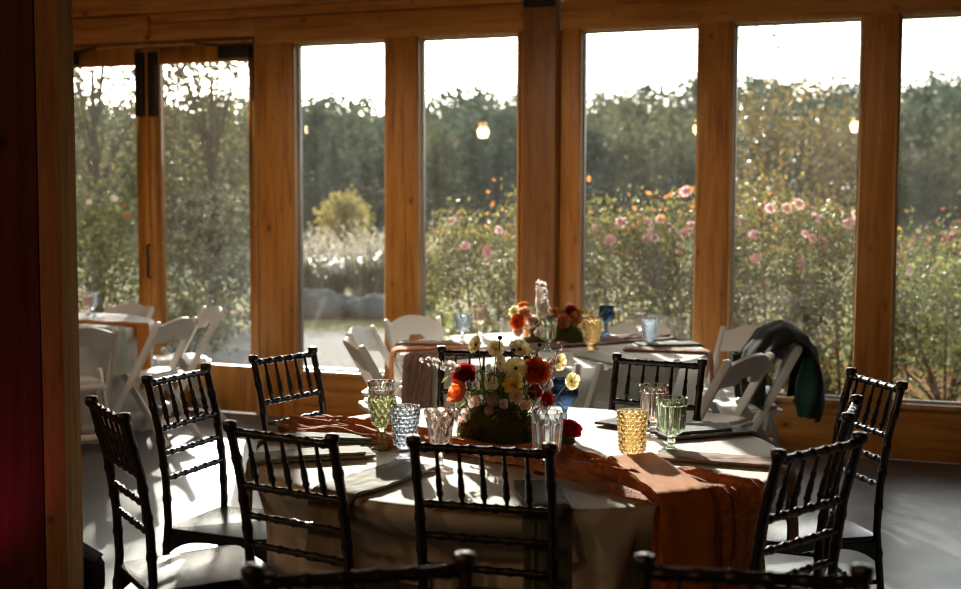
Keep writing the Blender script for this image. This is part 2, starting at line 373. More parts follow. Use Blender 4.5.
# ---------------------------------------------------------------- room shell
fl = MB().prism([(-9.0, -6), (7.0, -6), (7.0, 5.93), (-9.0, 11.85)], -.05, 0)
struct(fl, 'floor', M['concrete'], smooth=False)
ce = MB().prism([(-9.0, -6), (7.0, -6), (7.0, 5.93), (-9.0, 11.85)], 3.4, 3.5)
struct(ce, 'ceiling', M['ceil'], smooth=False)
struct(MB().box(-9.1, -9.0, -6, 11.9, 0, 3.4), 'wall_left', M['pine_h'], smooth=False)
struct(MB().box(7.0, 7.1, -6, 6.0, 0, 3.4), 'wall_right', M['pine_h'], smooth=False)
wbk = MB().box(-9.0, 7.0, -6.1, -6, 0, 3.4)
struct(wbk, 'wall_back', M['pine_h'], smooth=False)
wf = MB().box(6.9, 12.6, -.12, 0, 0, 3.4); wf.box(-4.6, -1.05, -.12, 0, 0, ZT + .015)
struct(wf, 'wall_front', M['pine_h'], smooth=False, loc=P0, rotz=WA)
# foreground posts
struct(MB().box(-1.634, -1.553, 4.60, 4.783, 0, 3.4), 'trim_22', M['brown_post'], smooth=False)
struct(MB().box(-2.6, -1.640, 4.60, 4.80, 0, 3.4), 'trim_23', M['red_post'], smooth=False)

# ---------------------------------------------------------------- black chiavari chair
def make_chiavari():
    root = thing('chiavari_chair', '', 'chair')
    lq = M['lacquer']
    yb = lambda z: interp(z, [(0,-.245),(.20,-.215),(.45,-.19),(.60,-.197),(.77,-.222),(.945,-.268)])
    def ringr(z, r, nodes, bump=.0035, w=.009):
        return r + sum(bump * math.exp(-((z - k) / w) ** 2) for k in nodes)
    nodes = (.10, .235, .37, .53, .645, .73, .845)
    for sx in (-1, 1):
        zs = [i * .93 / 92 for i in range(93)]
        p = MB().tube([(sx * lerp(.181, .1875, z / .93), yb(z), z) for z in zs], [ringr(z, lerp(.0120, .0138, min(1, z / .4)), nodes) for z in zs], 10)
        lp = MB().lathe([(.014,.925),(.019,.930),(.0205,.938),(.0205,.948),(.017,.954),(.009,.956)], 14, M=Matrix.Translation((sx * .1875, yb(.94), 0)))
        pl = p.build('back_post', lq, root)
        lp.build('finial', lq, pl)
        zf = [i * .41 / 50 for i in range(51)]
        MB().tube([(sx * lerp(.180, .183, z / .43), .178 + .01 * (1 - z / .43), z) for z in zf], [ringr(z, lerp(.0125, .0175, z / .43), (.10, .22, .33)) for z in zf], 10).build('front_leg', lq, root)
    def rail(z, name, r, nodes_x, bow=0.0):
        n = 70; pts = []; rr = []
        for i in range(n + 1):
            x = lerp(-.183, .183, i / n); pts.append((x, yb(z) - bow * (1 - (x / .183) ** 2), z))
            rr.append(r + sum(.003 * math.exp(-((x - k) / .007) ** 2) for k in nodes_x))
        return MB().tube(pts, rr, 9).build(name, lq, root)
    sx5 = [-.125, -.0625, 0, .0625, .125]
    rail(.925, 'top_rail', .0115, [-.155,-.094,-.031,.031,.094,.155])
    rail(.770, 'back_rail', .010, [-.155,-.094,-.031,.031,.094,.155])
    rail(.685, 'back_rail', .0095, [-.13,-.065,0,.065,.13])
    rail(.600, 'back_rail', .0095, [-.13,-.065,0,.065,.13])
    for x in sx5:
        zs = [lerp(.772, .922, i / 30) for i in range(31)]
        MB().tube([(x, yb(z), z) for z in zs], [.0055 + .0042 * math.exp(-((z - .825) / .028) ** 2) + .004 * math.exp(-((z - .80) / .005) ** 2) + .003 * math.exp(-((z - .865) / .006) ** 2) for z in zs], 8).build('spindle', lq, root)
    # seat with rounded corners
    out = []
    for (cx, cy, a0) in ((.165, .165, 0), (-.165, .165, 90), (-.15, -.165, 180), (.15, -.165, 270)):
        for k in range(7):
            a = math.radians(a0 + 15 * k); out.append((cx + .037 * math.cos(a), cy + .037 * math.sin(a)))
    MB().prism(out, .408, .430).build('seat', lq, root, bevel=.006)
    # shaped aprons
    def apron(a, b, depth):
        a = V(a); b = V(b); n = 14; t = (b - a).normalized(); side = V((-t.y, t.x, 0)) * .009; vs = []
        for i in range(n + 1):
            u = i / n; p = a.lerp(b, u); d = .016 + depth * (abs(2 * u - 1) ** 3)
            for sgn in (-1, 1):
                vs += [p + side * sgn + V((0, 0, .410)), p + side * sgn + V((0, 0, .410 - d))]
        fs = []
        for i in range(n):
            q = 4 * i; r = q + 4
            fs += [(q, q+1, r+1, r), (q+2, r+2, r+3, q+3), (q+1, q+3, r+3, r+1), (q, r, r+2, q+2)]
        fs += [(0, 2, 3, 1), (4*n, 4*n+1, 4*n+3, 4*n+2)]
        return MB().add(vs, fs).build('apron', lq, root)
    apron((-.18, .178, 0), (.18, .178, 0), .05); apron((-.183, -.185, 0), (-.183, .17, 0), .05); apron((.183, -.185, 0), (.183, .17, 0), .05)
    def stretcher(a, b):
        n = 40; a = V(a); b = V(b)
        MB().tube([a.lerp(b, i / n) for i in range(n + 1)], [.0085 + sum(.004 * math.exp(-((i / n - k) / .025) ** 2) for k in (.25, .5, .75)) for i in range(n + 1)], 8).build('stretcher', lq, root)
    for sx in (-1, 1):
        stretcher((sx*.181, yb(.27), .27), (sx*.181, .182, .27)); stretcher((sx*.181, yb(.17), .17), (sx*.181, .184, .17))
    stretcher((-.18, .183, .22), (.18, .183, .22)); stretcher((-.181, yb(.22), .22), (.181, yb(.22), .22))
    return root
def face(name, fx, fy, off, mx, my): pass
CH = [  # back-top midpoint, facing angle (deg, direction looked at), label
    ((-1.104, 3.641), 31.6, 'black chiavari chair nearest the timber post, seen from its left rear'),
    ((-1.089, 4.437), -21.3, 'black chiavari chair standing over the bright sun patch on the floor'),
    ((-.534, 3.275), 57.9, 'black chiavari chair left of the front middle one, taupe napkin beside it'),
    ((-.795, 5.005), -32.6, 'black chiavari chair at rear left of the front table beside the rust runner end'),
    ((.003, 3.112), 74.7, 'black chiavari chair at front middle of the table with sage napkin behind its spindles'),
    ((.019, 5.184), -96.5, 'black chiavari chair behind the flower centrepiece on the far side of the front table'),
    ((.710, 4.875), -119.2, 'black chiavari chair behind the amber and green glasses on the far side'),
    ((.868, 3.111), 131, 'black chiavari chair at right front of the table, its back square to the camera'),
    ((1.127, 3.704), 159.3, 'black chiavari chair seen edge-on, squeezed between two others at the right'),
    ((1.405, 4.36), 190.7, 'black chiavari chair furthest right, with the bare floor behind it'),
]
seats = []
for (m, a, lab) in CH:
    ar = math.radians(a); c = (m[0] + .268 * math.cos(ar), m[1] + .268 * math.sin(ar)); seats.append((c, ar))
    place('chiavari', make_chiavari, (c[0], c[1], 0), ar - PI/2, lab, 'chair', 'black chiavari chairs around the front table')
for (m, a, lab) in [((-.199, 2.046), -77.7, 'black chiavari chair cut off by the bottom edge at lower left, only its top showing'),
                    ((.459, 2.048), -99.1, 'black chiavari chair cut off by the bottom edge at lower right, only its top showing')]:
    ar = math.radians(a)
    place('chiavari', make_chiavari, (m[0] + .268 * math.cos(ar), m[1] + .268 * math.sin(ar), 0), ar - PI/2, lab, 'chair', 'black chiavari chairs nearest the camera')

# ---------------------------------------------------------------- white folding chair
def make_folding():
    root = thing('folding_chair', '', 'chair'); wp = M['white_paint']
    for sx in (-1, 1):
        a = V((sx*.212, .205, 0)); b = V((sx*.212, -.236, .785))
        p = MB().bar(a, b, .024, .046)
        t = (b - a).normalized()
        n = 8; arc = []
        q = V((0, t.z, -t.y))  # across the bar
        for i in range(n + 1):
            an = PI * i / n; arc.append(b + q * .023 * math.cos(an) + t * .023 * math.sin(an))
        vs = [p_ + V((dx, 0, 0)) for dx in (-.012, .012) for p_ in arc]
        m = n + 1
        p.add(vs, [tuple(range(m)), tuple(reversed(range(m, 2*m)))] + [(i, m+i, m+i+1, i+1) for i in range(n)])
        p.build('front_leg', wp, root, bevel=.003)
        a = V((sx*.184, -.27, 0)); b = V((sx*.184, .075, .50)); t = (b - a).normalized(); q = V((0, t.z, -t.y))
        p = MB().bar(a, b, .022, .042)
        arc = [b + q * .021 * math.cos(PI * i / n) + t * .021 * math.sin(PI * i / n) for i in range(n + 1)]
        vs = [p_ + V((dx, 0, 0)) for dx in (-.011, .011) for p_ in arc]
        p.add(vs, [tuple(range(m)), tuple(reversed(range(m, 2*m)))] + [(i, m+i, m+i+1, i+1) for i in range(n)])
        p.build('rear_leg', wp, root, bevel=.003)
    yz = lambda z: .205 - .562 * z
    def back(u, v):
        x = lerp(-.2, .2, u); k = 2*u - 1
        top = .768 + .052 * (1 - k*k); bot = .655 + .012 * (1 - k*k) + .035 * (sst(.34, .22, abs(k)))
        z = lerp(bot, top, v); return (x, yz(z) - .03 * (1 - k*k), z)
    MB().slab(back, 40, 6, .018).build('backrest', wp, root)
    out = []
    for (cx, cy, a0) in ((.135, .19, 0), (-.135, .19, 90), (-.135, -.15, 180), (.135, -.15, 270)):
        for k in range(6):
            a = math.radians(a0 + 18 * k); out.append((cx + .035 * math.cos(a), cy + .035 * math.sin(a)))
    MB().prism(out, .425, .447).build('seat', wp, root, bevel=.004)
    MB().prism([(x*.88, y*.88 + .003) for x, y in out], .447, .468).build('seat_pad', M['white_seat'], root, bevel=.008)
    MB().bar((-.2, yz(.14), .14), (.2, yz(.14), .14), .03, .018, (0,0,1)).build('stretcher', wp, root, bevel=.002)
    MB().bar((-.184, -.18, .13), (.184, -.18, .13), .03, .018, (0,0,1)).build('stretcher', wp, root, bevel=.002)
    MB().bar((-.2, yz(.40), .405), (.2, yz(.40), .405), .03, .016, (0,0,1)).build('seat_rail', wp, root, bevel=.002)
    return root
WC = [
    ((-.690, 6.80), 17, 'white folding chair at near left of the back table, its back edge-on', 'w'),
    ((-.72, 7.50), -13, 'white folding chair at left of the back table, behind the nearest left one', 'w'),
    ((-.44, 8.24), -55, 'white folding chair at far left of the back table against the window wall', 'w'),
    ((.36, 8.20), -88, 'white folding chair behind the flowers on the far side of the back table', 'w'),
    ((1.03, 7.92), -106, 'white folding chair behind the pale blue tumbler on the far side of the back table', 'w'),
    ((1.70, 7.62), -126, 'white folding chair at right of the back table behind the coat', 'w'),
    ((1.356, 6.201), 138, 'white folding chair at right front of the back table, its arched backrest facing out', 'w'),
    ((1.704, 6.896), 186, 'white folding chair with the dark coat hung over its back', 'w'),
    ((.255, 5.87), 91, 'white folding chair on the near side of the back table, behind the centrepiece', 'w'),
    ((.775, 5.98), 112, 'white folding chair on the near side of the back table' + ' behind black spindles', 'w'),
    ((-2.41, 7.45), 120, 'white folding chair on the near side of the left table, next to the timber post', 'l'),
    ((-1.982, 8.08), 160, 'white folding chair at right of the left table, its wide backrest towards the camera', 'l'),
    ((-1.944, 8.98), 208, 'white folding chair nearest the glass doors, behind another at the left table', 'l'),
    ((-2.606, 9.20), 241, 'white folding chair on the far side of the left table in front of the doors', 'l'),
]
for (m, a, lab, k) in WC:
    ar = math.radians(a)
    place('folding', make_folding, (m[0] + .236 * math.cos(ar), m[1] + .236 * math.sin(ar), 0), ar - PI/2, lab, 'chair',
          'white folding chairs around the back table' if k == 'w' else 'white folding chairs around the left table')

# ---------------------------------------------------------------- tables and cloths
ZT_ = .755
def table(c, R, label, clabel, mat, seats_=None, seed=0, half=.205):
    t = thing('banquet_table', label, 'table', (c[0], c[1], 0))
    MB().lathe([(.02, .715), (R - .02, .715), (R - .012, .725), (R - .012, .742), (R - .02, .748), (.02, .748)], 64).build('tabletop', M['ply'], t)
    for k in range(4):
        a = PI/4 + k * PI/2; x, y = .30 * math.cos(a), .30 * math.sin(a)
        MB().tube([(x, y, 0), (x, y, .72)], .016).build('leg', M['black_metal'], t)
    lim = []
    for (sc, ar) in (seats_ or []):
        dx, dy = sc[0] - c[0], sc[1] - c[1]; lim.append((dx, dy, ar))
    nth = 360
    def rlim(th):
        r = R + .035
        for dx, dy, ar in lim:
            # march inwards until the seat rectangle is cleared
            rr = r
            while rr > .42:
                px, py = rr * math.cos(th) - dx, rr * math.sin(th) - dy
                lx = px * math.cos(ar) + py * math.sin(ar); ly = -px * math.sin(ar) + py * math.cos(ar)
                if abs(ly) < half + .035 and lx < .235: rr -= .01
                else: break
            if rr < r: r = rr
        return r
    RL = [rlim(2 * PI * k / nth) for k in range(nth)]
    for _ in range(3): RL = [min(RL[k], (RL[k-1] + RL[k] + RL[(k+1) % nth]) / 3) for k in range(nth)]
    RS = [sum(RL[(k+j) % nth] for j in range(-4, 5)) / 9 for k in range(nth)]
    RL = [min(a, b) for a, b in zip(RL, RS)]
    prof = []
    for r in [.001, .2, .4, .55, .68, .76, .81, .84]: prof.append(('t', r * R / .87))
    nz_ = 34
    vs = []; rows = 0
    for kind, r in prof:
        rows += 1
        for k in range(nth):
            th = 2 * PI * k / nth; x, y = r * math.cos(th), r * math.sin(th)
            vs.append((x, y, ZT_ - .001 + .0016 * nz(x * 5 + seed, y * 5)))
    edge = [(R - .012, ZT_ - .001), (R - .003, ZT_ - .004), (R + .002, ZT_ - .012)]
    for r, z in edge:
        rows += 1
        vs += [(r * math.cos(2*PI*k/nth), r * math.sin(2*PI*k/nth), z) for k in range(nth)]
    for j in range(1, nz_ + 1):
        u = j / nz_; z = lerp(ZT_ - .012, .006, u); rows += 1
        for k in range(nth):
            th = 2 * PI * k / nth
            fold = (math.sin(th * 17 + 1.7 * nz(th * 2, seed) * 3) * .5 + .5 * math.sin(th * 29 + seed + 4 * nz(math.cos(th) * 2, math.sin(th) * 2, seed)))
            amp = .045 * sst(.06, 1, u)
            base = R + .003 + .03 * u
            r = base + amp * fold + .008 * sst(0, .3, u) * nz(math.cos(th) * 6, math.sin(th) * 6, z * 4 + seed)
            lm = RL[k]
            w = sst(.73, .50, z)
            if lm < R + .03: r = lerp(r, min(r, lm - .02 + .012 * fold * sst(.3, .6, u)), w)
            vs.append((r * math.cos(th), r * math.sin(th), z))
    fs = [(j*nth+k, j*nth+(k+1) % nth, (j+1)*nth+(k+1) % nth, (j+1)*nth+k) for j in range(rows-1) for k in range(nth)]
    fs.append(tuple(reversed(range(nth))))
    o = MB().add(vs, fs).build('tablecloth', mat, angle=75)
    o.location = (c[0], c[1], 0)
    tag(o, clabel, 'tablecloth')
    return RL
MC, MR = (.133, 4.09), .87
table(MC, MR, 'round banquet table in front, hidden under the ivory floor-length cloth', 'ivory tablecloth falling to the floor over the front round table', M['cloth'], seats, 1.0)
BC, BR = (.40, 6.98), .88
wseats = []
for (m, a, lab, k) in WC:
    ar = math.radians(a); wseats.append(((m[0] + .236 * math.cos(ar), m[1] + .236 * math.sin(ar)), ar, k))
table(BC, BR, 'round banquet table at the back, hidden under the white cloth', 'white tablecloth over the back round table near the windows', M['white_cloth'], [w[:2] for w in wseats if w[2] == 'w'], 5.0, .235)
LC, LR = (-3.10, 8.34), .87
table(LC, LR, 'round banquet table at far left, hidden under the white cloth', 'white tablecloth over the left round table beside the doors', M['white_cloth'], [w[:2] for w in wseats if w[2] == 'l'], 9.0, .235)

def napkin(c, R, ang, mat, label, group, r_in=.52, drop=.24, w=.135, skew=0, th=.009, fold=0, seed=0, name='napkin'):
    """folded cloth lying from r_in to the rim and hanging drop below it; ang in degrees"""
    a = math.radians(ang); er = V((math.cos(a), math.sin(a), 0)); et = V((-math.sin(a), math.cos(a), 0))
    L1 = R + .012 - r_in; tot = L1 + drop
    def P(u, v):
        s = v * tot; x = (u - .5) * w * (1 + .10 * nz(v * 4, seed)) + skew * (min(s / tot, .5) - .5) 
        wav = .004 * nz(u * 5 + seed, v * 9, seed) + .003 * nz(u * 12, v * 3, seed + 4)
        if s < L1 - .02: r = r_in + s; z = ZT_ + .009 + abs(wav) * 1.5
        elif s < L1 + .02:
            q = (s - L1 + .02) / .04; an = q * PI / 2; r = R - .008 + .024 * math.sin(an); z = ZT_ - .013 + .022 * math.cos(an)
        else: r = R + .018 + (s - L1) * .04 + wav * 2.5 + .008 * math.sin(u * 6 + seed) * (s - L1) / max(drop, .01); z = ZT_ - .013 - (s - L1 - .02)
        # a chord: keep hanging over the round edge
        rr = math.sqrt(max(r * r - x * x, .01)) if s >= L1 - .1 else r
        p = er * lerp(r, rr, sst(L1 - .1, L1 - .02, s)) + et * x
        return V((c[0], c[1], 0)) + p + V((0, 0, z))
    mb = MB().slab(P, 14, 46, th)
    o = mb.build(name, mat, angle=60)
    if fold:
        def Q(u, v):
            s = lerp(.03, L1 * .75, v); x = (u - .5) * w * .8
            return V((c[0], c[1], 0)) + er * (r_in + s) + et * (x + .01) + V((0, 0, ZT_ + .0205 + .003 * nz(u * 5, v * 5, seed + 2)))
        MB().slab(Q, 8, 12, .007).build('folded_layer', mat, o)
    tag(o, label, 'napkin', group)
    return o
g1 = 'folded napkins around the front table'
napkin(MC, MR, -87, M['sage'], 'sage green napkin hanging over the front edge behind the middle chair', g1, .56, .25, .125, seed=1)
napkin(MC, MR, -128, M['olive'], 'taupe napkin with its pointed corner left of the front middle chair', g1, .46, .20, .16, skew=.10, seed=2)
napkin(MC, MR, 196, M['olive'], 'taupe napkin on the left side of the front table behind the chair spindles', g1, .50, .16, .14, seed=3, fold=1)
napkin(MC, MR, 172, M['sage'], 'rolled dark green napkin at the left of the front table beside the rust runner', g1, .44, .05, .10, seed=4, fold=1)
napkin(MC, MR, -20, M['brown'], 'brown napkin at the right of the front table hanging over its edge', g1, .47, .24, .125, seed=5)
napkin(MC, MR, 22, M['slate'], 'slate grey folded napkin crossed by chair shadows at the right of the front table', g1, .52, .03, .19, seed=6, fold=1)
napkin(MC, MR, 48, M['dark_brown'], 'dark brown napkin lying behind the amber glass', g1, .50, .10, .12, seed=7)
napkin(MC, MR, 100, M['slate'], 'grey napkin on the far side of the front table behind the centrepiece', g1, .58, .12, .12, seed=8)
napkin(MC, MR + .065, -64, M['mustard'], 'mustard napkin laid over the rust runner and hanging down', g1, .46, .48, .16, skew=-.28, seed=9).location.z = .034

def runner(c, R, a0, a1, mat, label, w=.30, d0=.02, d1=.35, seed=0, amp=.028, sag=.0, w0=None, w1=None):
    """crinkled cloth lying across a round table from rim angle a0 to rim angle a1"""
    A = V((math.cos(math.radians(a0)), math.sin(math.radians(a0)), 0)) * R; B = V((math.cos(math.radians(a1)), math.sin(math.radians(a1)), 0)) * R
    mid = (A + B) * .5 * .55 + V((sag, 0, 0))
    def bez(t): return A * (1-t)**2 + mid * 2 * t * (1-t) + B * t * t
    Lt = sum((bez((i+1) / 60) - bez(i / 60)).length for i in range(60))
    tot = d0 + Lt + d1
    w0 = w0 or w; w1 = w1 or w
    def P(u, v):
        s = v * tot - d0; t = max(0, min(1, s / Lt)); p = bez(t)
        tg = (bez(min(1, t + .01)) - bez(max(0, t - .01))).normalized(); nrm = V((-tg.y, tg.x, 0))
        ww = interp(t, [(0, w0), (.25, w * .95), (.5, w * .62), (.75, w * .8), (1, w1)]) * (1 + .08 * nz(v * 9, seed))
        x = (u - .5) * ww + .02 * nz(v * 5, seed + 3)
        cr = abs(nz(u * 6 + seed + 1.3 * nz(v * 7, u * 3, seed), v * 5.5, seed)) * 1.6 + .45 * abs(nz(u * 19, v * 7, seed + 2))
        cr *= amp * (1 - (2 * abs(u - .5)) ** 6 * .7)
        if s < 0 or s > Lt:
            over = (-s if s < 0 else s - Lt); out = (-tg if s < 0 else tg)
            rad = p + nrm * x; rl = rad.length
            er = rad.normalized(); q = min(1, over / .05); an = q * PI / 2
            rr = max(rl, R - .002) if over > .02 else rl
            r = lerp(rl, R + .014, sst(0, .04, over)) + .012 * math.sin(an) + cr * 1.1 + over * .05
            z = ZT_ + .012 - .03 * (1 - math.cos(an)) - max(0, over - .03) + cr * (1 - q)
            return V((c[0], c[1], 0)) + er * r + V((0, 0, z))
        pp = p + nrm * x; rl = pp.length
        z = ZT_ + .007 + cr
        if rl > R: pp = pp * (R / rl)
        return V((c[0], c[1], 0)) + pp + V((0, 0, z))
    o = MB().slab(P, 56, 150, .004).build('table_runner', mat, angle=80)
    tag(o, label, 'table runner'); return o
runner(MC, MR, 152, -55, M['rust'], 'rust coloured crinkled gauze runner crossing the front table and hanging at right', w=.30, d0=.10, d1=.50, seed=3, w0=.26, w1=.44, amp=.040, sag=-.05)
runner(BC, BR, 216, 40, M['mauve'], 'dusty mauve gauze runner crossing the back table', w=.28, d0=.40, d1=.06, seed=7, w0=.26, amp=.024)
runner(LC, LR, 150, -12, M['mustard'], 'mustard runner along the left table hanging at its right end', w=.16, d0=.05, d1=.42, seed=11, w0=.14, w1=.16, amp=.012)
g2 = 'folded napkins around the back table'
napkin(BC, BR, 190, M['orange'], 'orange napkin hanging over the left edge of the back table', g2, .45, .30, .13, seed=11)
napkin(BC, BR, -14, M['brown'], 'brown napkin hanging over the right edge of the back table', g2, .42, .26, .13, seed=12)
napkin(BC, BR, 12, M['sage'], 'dark sage napkin lying at the right end of the back table', g2, .52, .04, .14, seed=13)
napkin(BC, BR, -66, M['pale_sage'], 'pale sage napkin hanging over the near edge of the back table', g2, .40, .26, .13, seed=14)
napkin(BC, BR, 168, M['brown'], 'brown napkin lying at the left of the back table behind the orange one', g2, .42, .04, .14, seed=15)
napkin(LC, LR, -28, M['pale_sage'], 'pale sage napkin hanging over the edge of the left table', 'napkins on the left table', .50, .30, .12, seed=16)

# ---------------------------------------------------------------- glassware
def hob(n, zr, amp):
    def m(a, z, j):
        k = z / zr; row = math.floor(k); ph = (row % 2) * .5
        return amp * max(0, math.sin(PI * (k - row))) ** .6 * abs(math.cos((a / (2*PI) * n + ph) * PI)) ** .6
    return m
def diamond(n, h, amp):
    def m(a, z, j):
        p = a / (2*PI) * n; q = z / h
        x = abs(((p + q) % 1) - .5) * 2; y = abs(((p - q) % 1) - .5) * 2
        return -amp * (max(x, y) ** 3) + amp * .3
    return m
def flute(n, amp, z1=1):
    def m(a, z, j): return amp * (abs(math.cos(a * n / 2)) - .6) if z < z1 else 0
    return m
def make_glass(kind, mat):
    """kind gives height, rim and bowl shape"""
    k = dict(goblet=dict(h=.175, rim=.047, wst=.036, bb=.072, foot=.037, bot=.016, mod=diamond(11, .035, .0065)),
             goblet_tall=dict(h=.19, rim=.045, wst=.034, bb=.075, foot=.037, bot=.016, mod=flute(14, .005, .165)),
             hobnail=dict(h=.168, rim=.046, wst=.036, bb=.030, foot=.036, bot=.020, mod=hob(16, .0135, .0055)),
             amber=dict(h=.166, rim=.047, wst=.039, bb=.024, foot=.035, bot=.024, mod=hob(15, .0125, .0055)),
             cut=dict(h=.186, rim=.051, wst=.031, bb=.062, foot=.040, bot=.012, mod=diamond(8, .07, .008)),
             facet=dict(h=.186, rim=.049, wst=.040, bb=.050, foot=.040, bot=.022, mod=flute(9, .009, .155)),
             round=dict(h=.19, rim=.043, wst=.046, bb=.085, foot=.037, bot=.012, mod=flute(12, .005, .16)),
             pan=dict(h=.182, rim=.051, wst=.042, bb=.060, foot=.042, bot=.018, mod=flute(10, .008, .160)))[kind]
    root = thing('goblet' if kind not in ('hobnail', 'amber', 'facet') else 'tumbler', '', 'glass')
    h, rim, ws, bb = k['h'], k['rim'], k['wst'], k['bb']
    outp = []
    n = 46
    for i in range(n + 1):
        u = i / n; z = lerp(bb, h, u)
        if u < .22: r = lerp(k['bot'], ws, math.sin(u / .22 * PI / 2) ** .8)
        else: r = lerp(ws, rim, ((u - .22) / .78) ** (1.3 if kind != 'round' else 1))
        if kind == 'round': r = lerp(k['bot'], .047, math.sin(min(1, u / .5) * PI / 2)) if u < .5 else lerp(.047, rim, (u - .5) / .5)
        outp.append((r, z))
    inn = [(max(r - .0045, .002), z) for r, z in outp[4:]][::-1]
    no = len(outp); md = k['mod']
    def mod(a, z, j):
        if j >= no: return 0
        u = (z - bb) / (h - bb)
        return md(a, z, j) * sst(0, .1, u) * sst(1, .88, u)
    b = MB().lathe(outp + [(rim - .0015, h + .0012), (rim - .003, h + .0008)] + inn, 112, mod=mod)
    b.build('bowl', mat, root, angle=24)
    ft = k['foot']
    f = MB().lathe([(ft - .004, .0005), (ft, .002), (ft - .001, .005), (ft * .6, .010), (k['bot'] * .75, .018), (k['bot'] * .62, lerp(.018, bb, .35)),
                    (k['bot'] * .85, lerp(.018, bb, .55)), (k['bot'] * .6, lerp(.018, bb, .75)), (k['bot'] * .98, bb - .0004)] if bb > .03 else
                   [(ft - .004, .0005), (ft, .002), (ft - .001, .005), (ft * .75, .010), (k['bot'] * .9, .016), (k['bot'] * .98, bb - .0004)], 40)
    f.build('foot', mat, root)
    return root
def glass(kind, tint, x, y, label, group, rz=0, sc=1):
    o = place(kind + tint, lambda: make_glass(kind, G[tint]), (x, y, ZT_ + .0015), rz, label, 'glass', group)
    if sc != 1: o.scale = (sc, sc, sc)
    return o
gf = 'coloured glasses on the front table'
glass('goblet', 'green', -.320, 4.040, 'green diamond-cut goblet at the left of the front table', gf)
glass('goblet_tall', 'clear', -.345, 4.290, 'clear fluted goblet standing behind the green diamond-cut one', gf)
glass('hobnail', 'blue', -.235, 3.894, 'pale blue hobnail tumbler beside the green goblet', gf)
glass('cut', 'pink', -.118, 3.712, 'blush cut-glass goblet right of the pale blue tumbler', gf)
glass('facet', 'smoke', .202, 3.675, 'clear faceted glass right of the centrepiece, in front of the red rose', gf)
glass('round', 'navy', .303, 4.368, 'dark blue goblet behind the centrepiece on the front table', gf)
glass('amber', 'amber', .478, 3.830, 'amber hobnail tumbler standing on the rust runner', gf)
glass('pan', 'pink', .606, 4.269, 'tall pale pink glass behind the amber and green ones', gf)
glass('pan', 'lime', .625, 3.991, 'soft green panelled goblet right of the amber tumbler', gf)
gb = 'coloured glasses on the back table'
glass('goblet', 'green', -.188, 7.314, 'olive green goblet at the left of the back table', gb)
glass('goblet', 'slateblue', -.101, 7.157, 'slate blue goblet between the olive and the pink one on the back table', gb)
glass('goblet_tall', 'pink', .004, 7.640, 'pale pink goblet right of the slate blue one on the back table', gb)
glass('pan', 'lime', .376, 6.779, 'pale green goblet in front of the flowers on the back table', gb)
glass('facet', 'blue', .287, 7.439, 'pale blue glass half hidden behind the flowers on the back table', gb)
glass('amber', 'amber', .627, 6.881, 'amber hobnail tumbler on the back table right of its flowers', gb, sc=1.1)
glass('round', 'navy', .780, 7.60, 'navy blue goblet on the far side of the back table', gb)
glass('hobnail', 'blue', .971, 7.053, 'pale blue hobnail tumbler at the right of the back table', gb)
glass('goblet_tall', 'clear', .955, 7.36, 'clear goblet behind the pale blue tumbler on the back table', gb)
glass('amber', 'amber', .640, 7.50, 'second amber tumbler behind the flowers on the back table', gb)
gl = 'glasses on the left table'
glass('goblet_tall', 'pink', -2.715, 8.565, 'pale pink goblet on the left table', gl)
glass('goblet', 'slateblue', -2.744, 8.770, 'slate blue goblet behind the pink one on the left table', gl)

# ---------------------------------------------------------------- flowers
CAM_H, FPX, HY = 1.56, 1240.0, 205.0
def at(px, py, Y): return V(((px - 480.5) / FPX * Y, Y, CAM_H - (py - HY) / FPX * Y))
def petal_(mb, phi, L, W, a0, a1, r0, z0, cup, rnd, nu=4, nv=5, ruf=0):
    er = V((math.cos(phi), math.sin(phi), 0)); et = V((-er.y, er.x, 0))
    rho, h = r0, z0; rows = []
    for j in range(nv + 1):
        v = j / nv; rows.append((rho, h, W * max(.12, math.sin(PI * (.13 + .75 * v)) ** .55)))
        a = math.radians(lerp(a0, a1, v)); rho += math.sin(a) * L / nv; h += math.cos(a) * L / nv
    vs = []
    for j, (rh, hh, w) in enumerate(rows):
        for i in range(nu + 1):
            u = 2 * i / nu - 1; k = ruf * rnd.uniform(-1, 1) * j / nv * L
            vs.append(er * (rh - cup * u * u * w * .5) + et * (u * w / 2) + V((0, 0, hh + cup * .25 * u * u * w + k)))
    w = nu + 1
    mb.add(vs, [(j*w+i, j*w+i+1, (j+1)*w+i+1, (j+1)*w+i) for j in range(nv) for i in range(nu)])
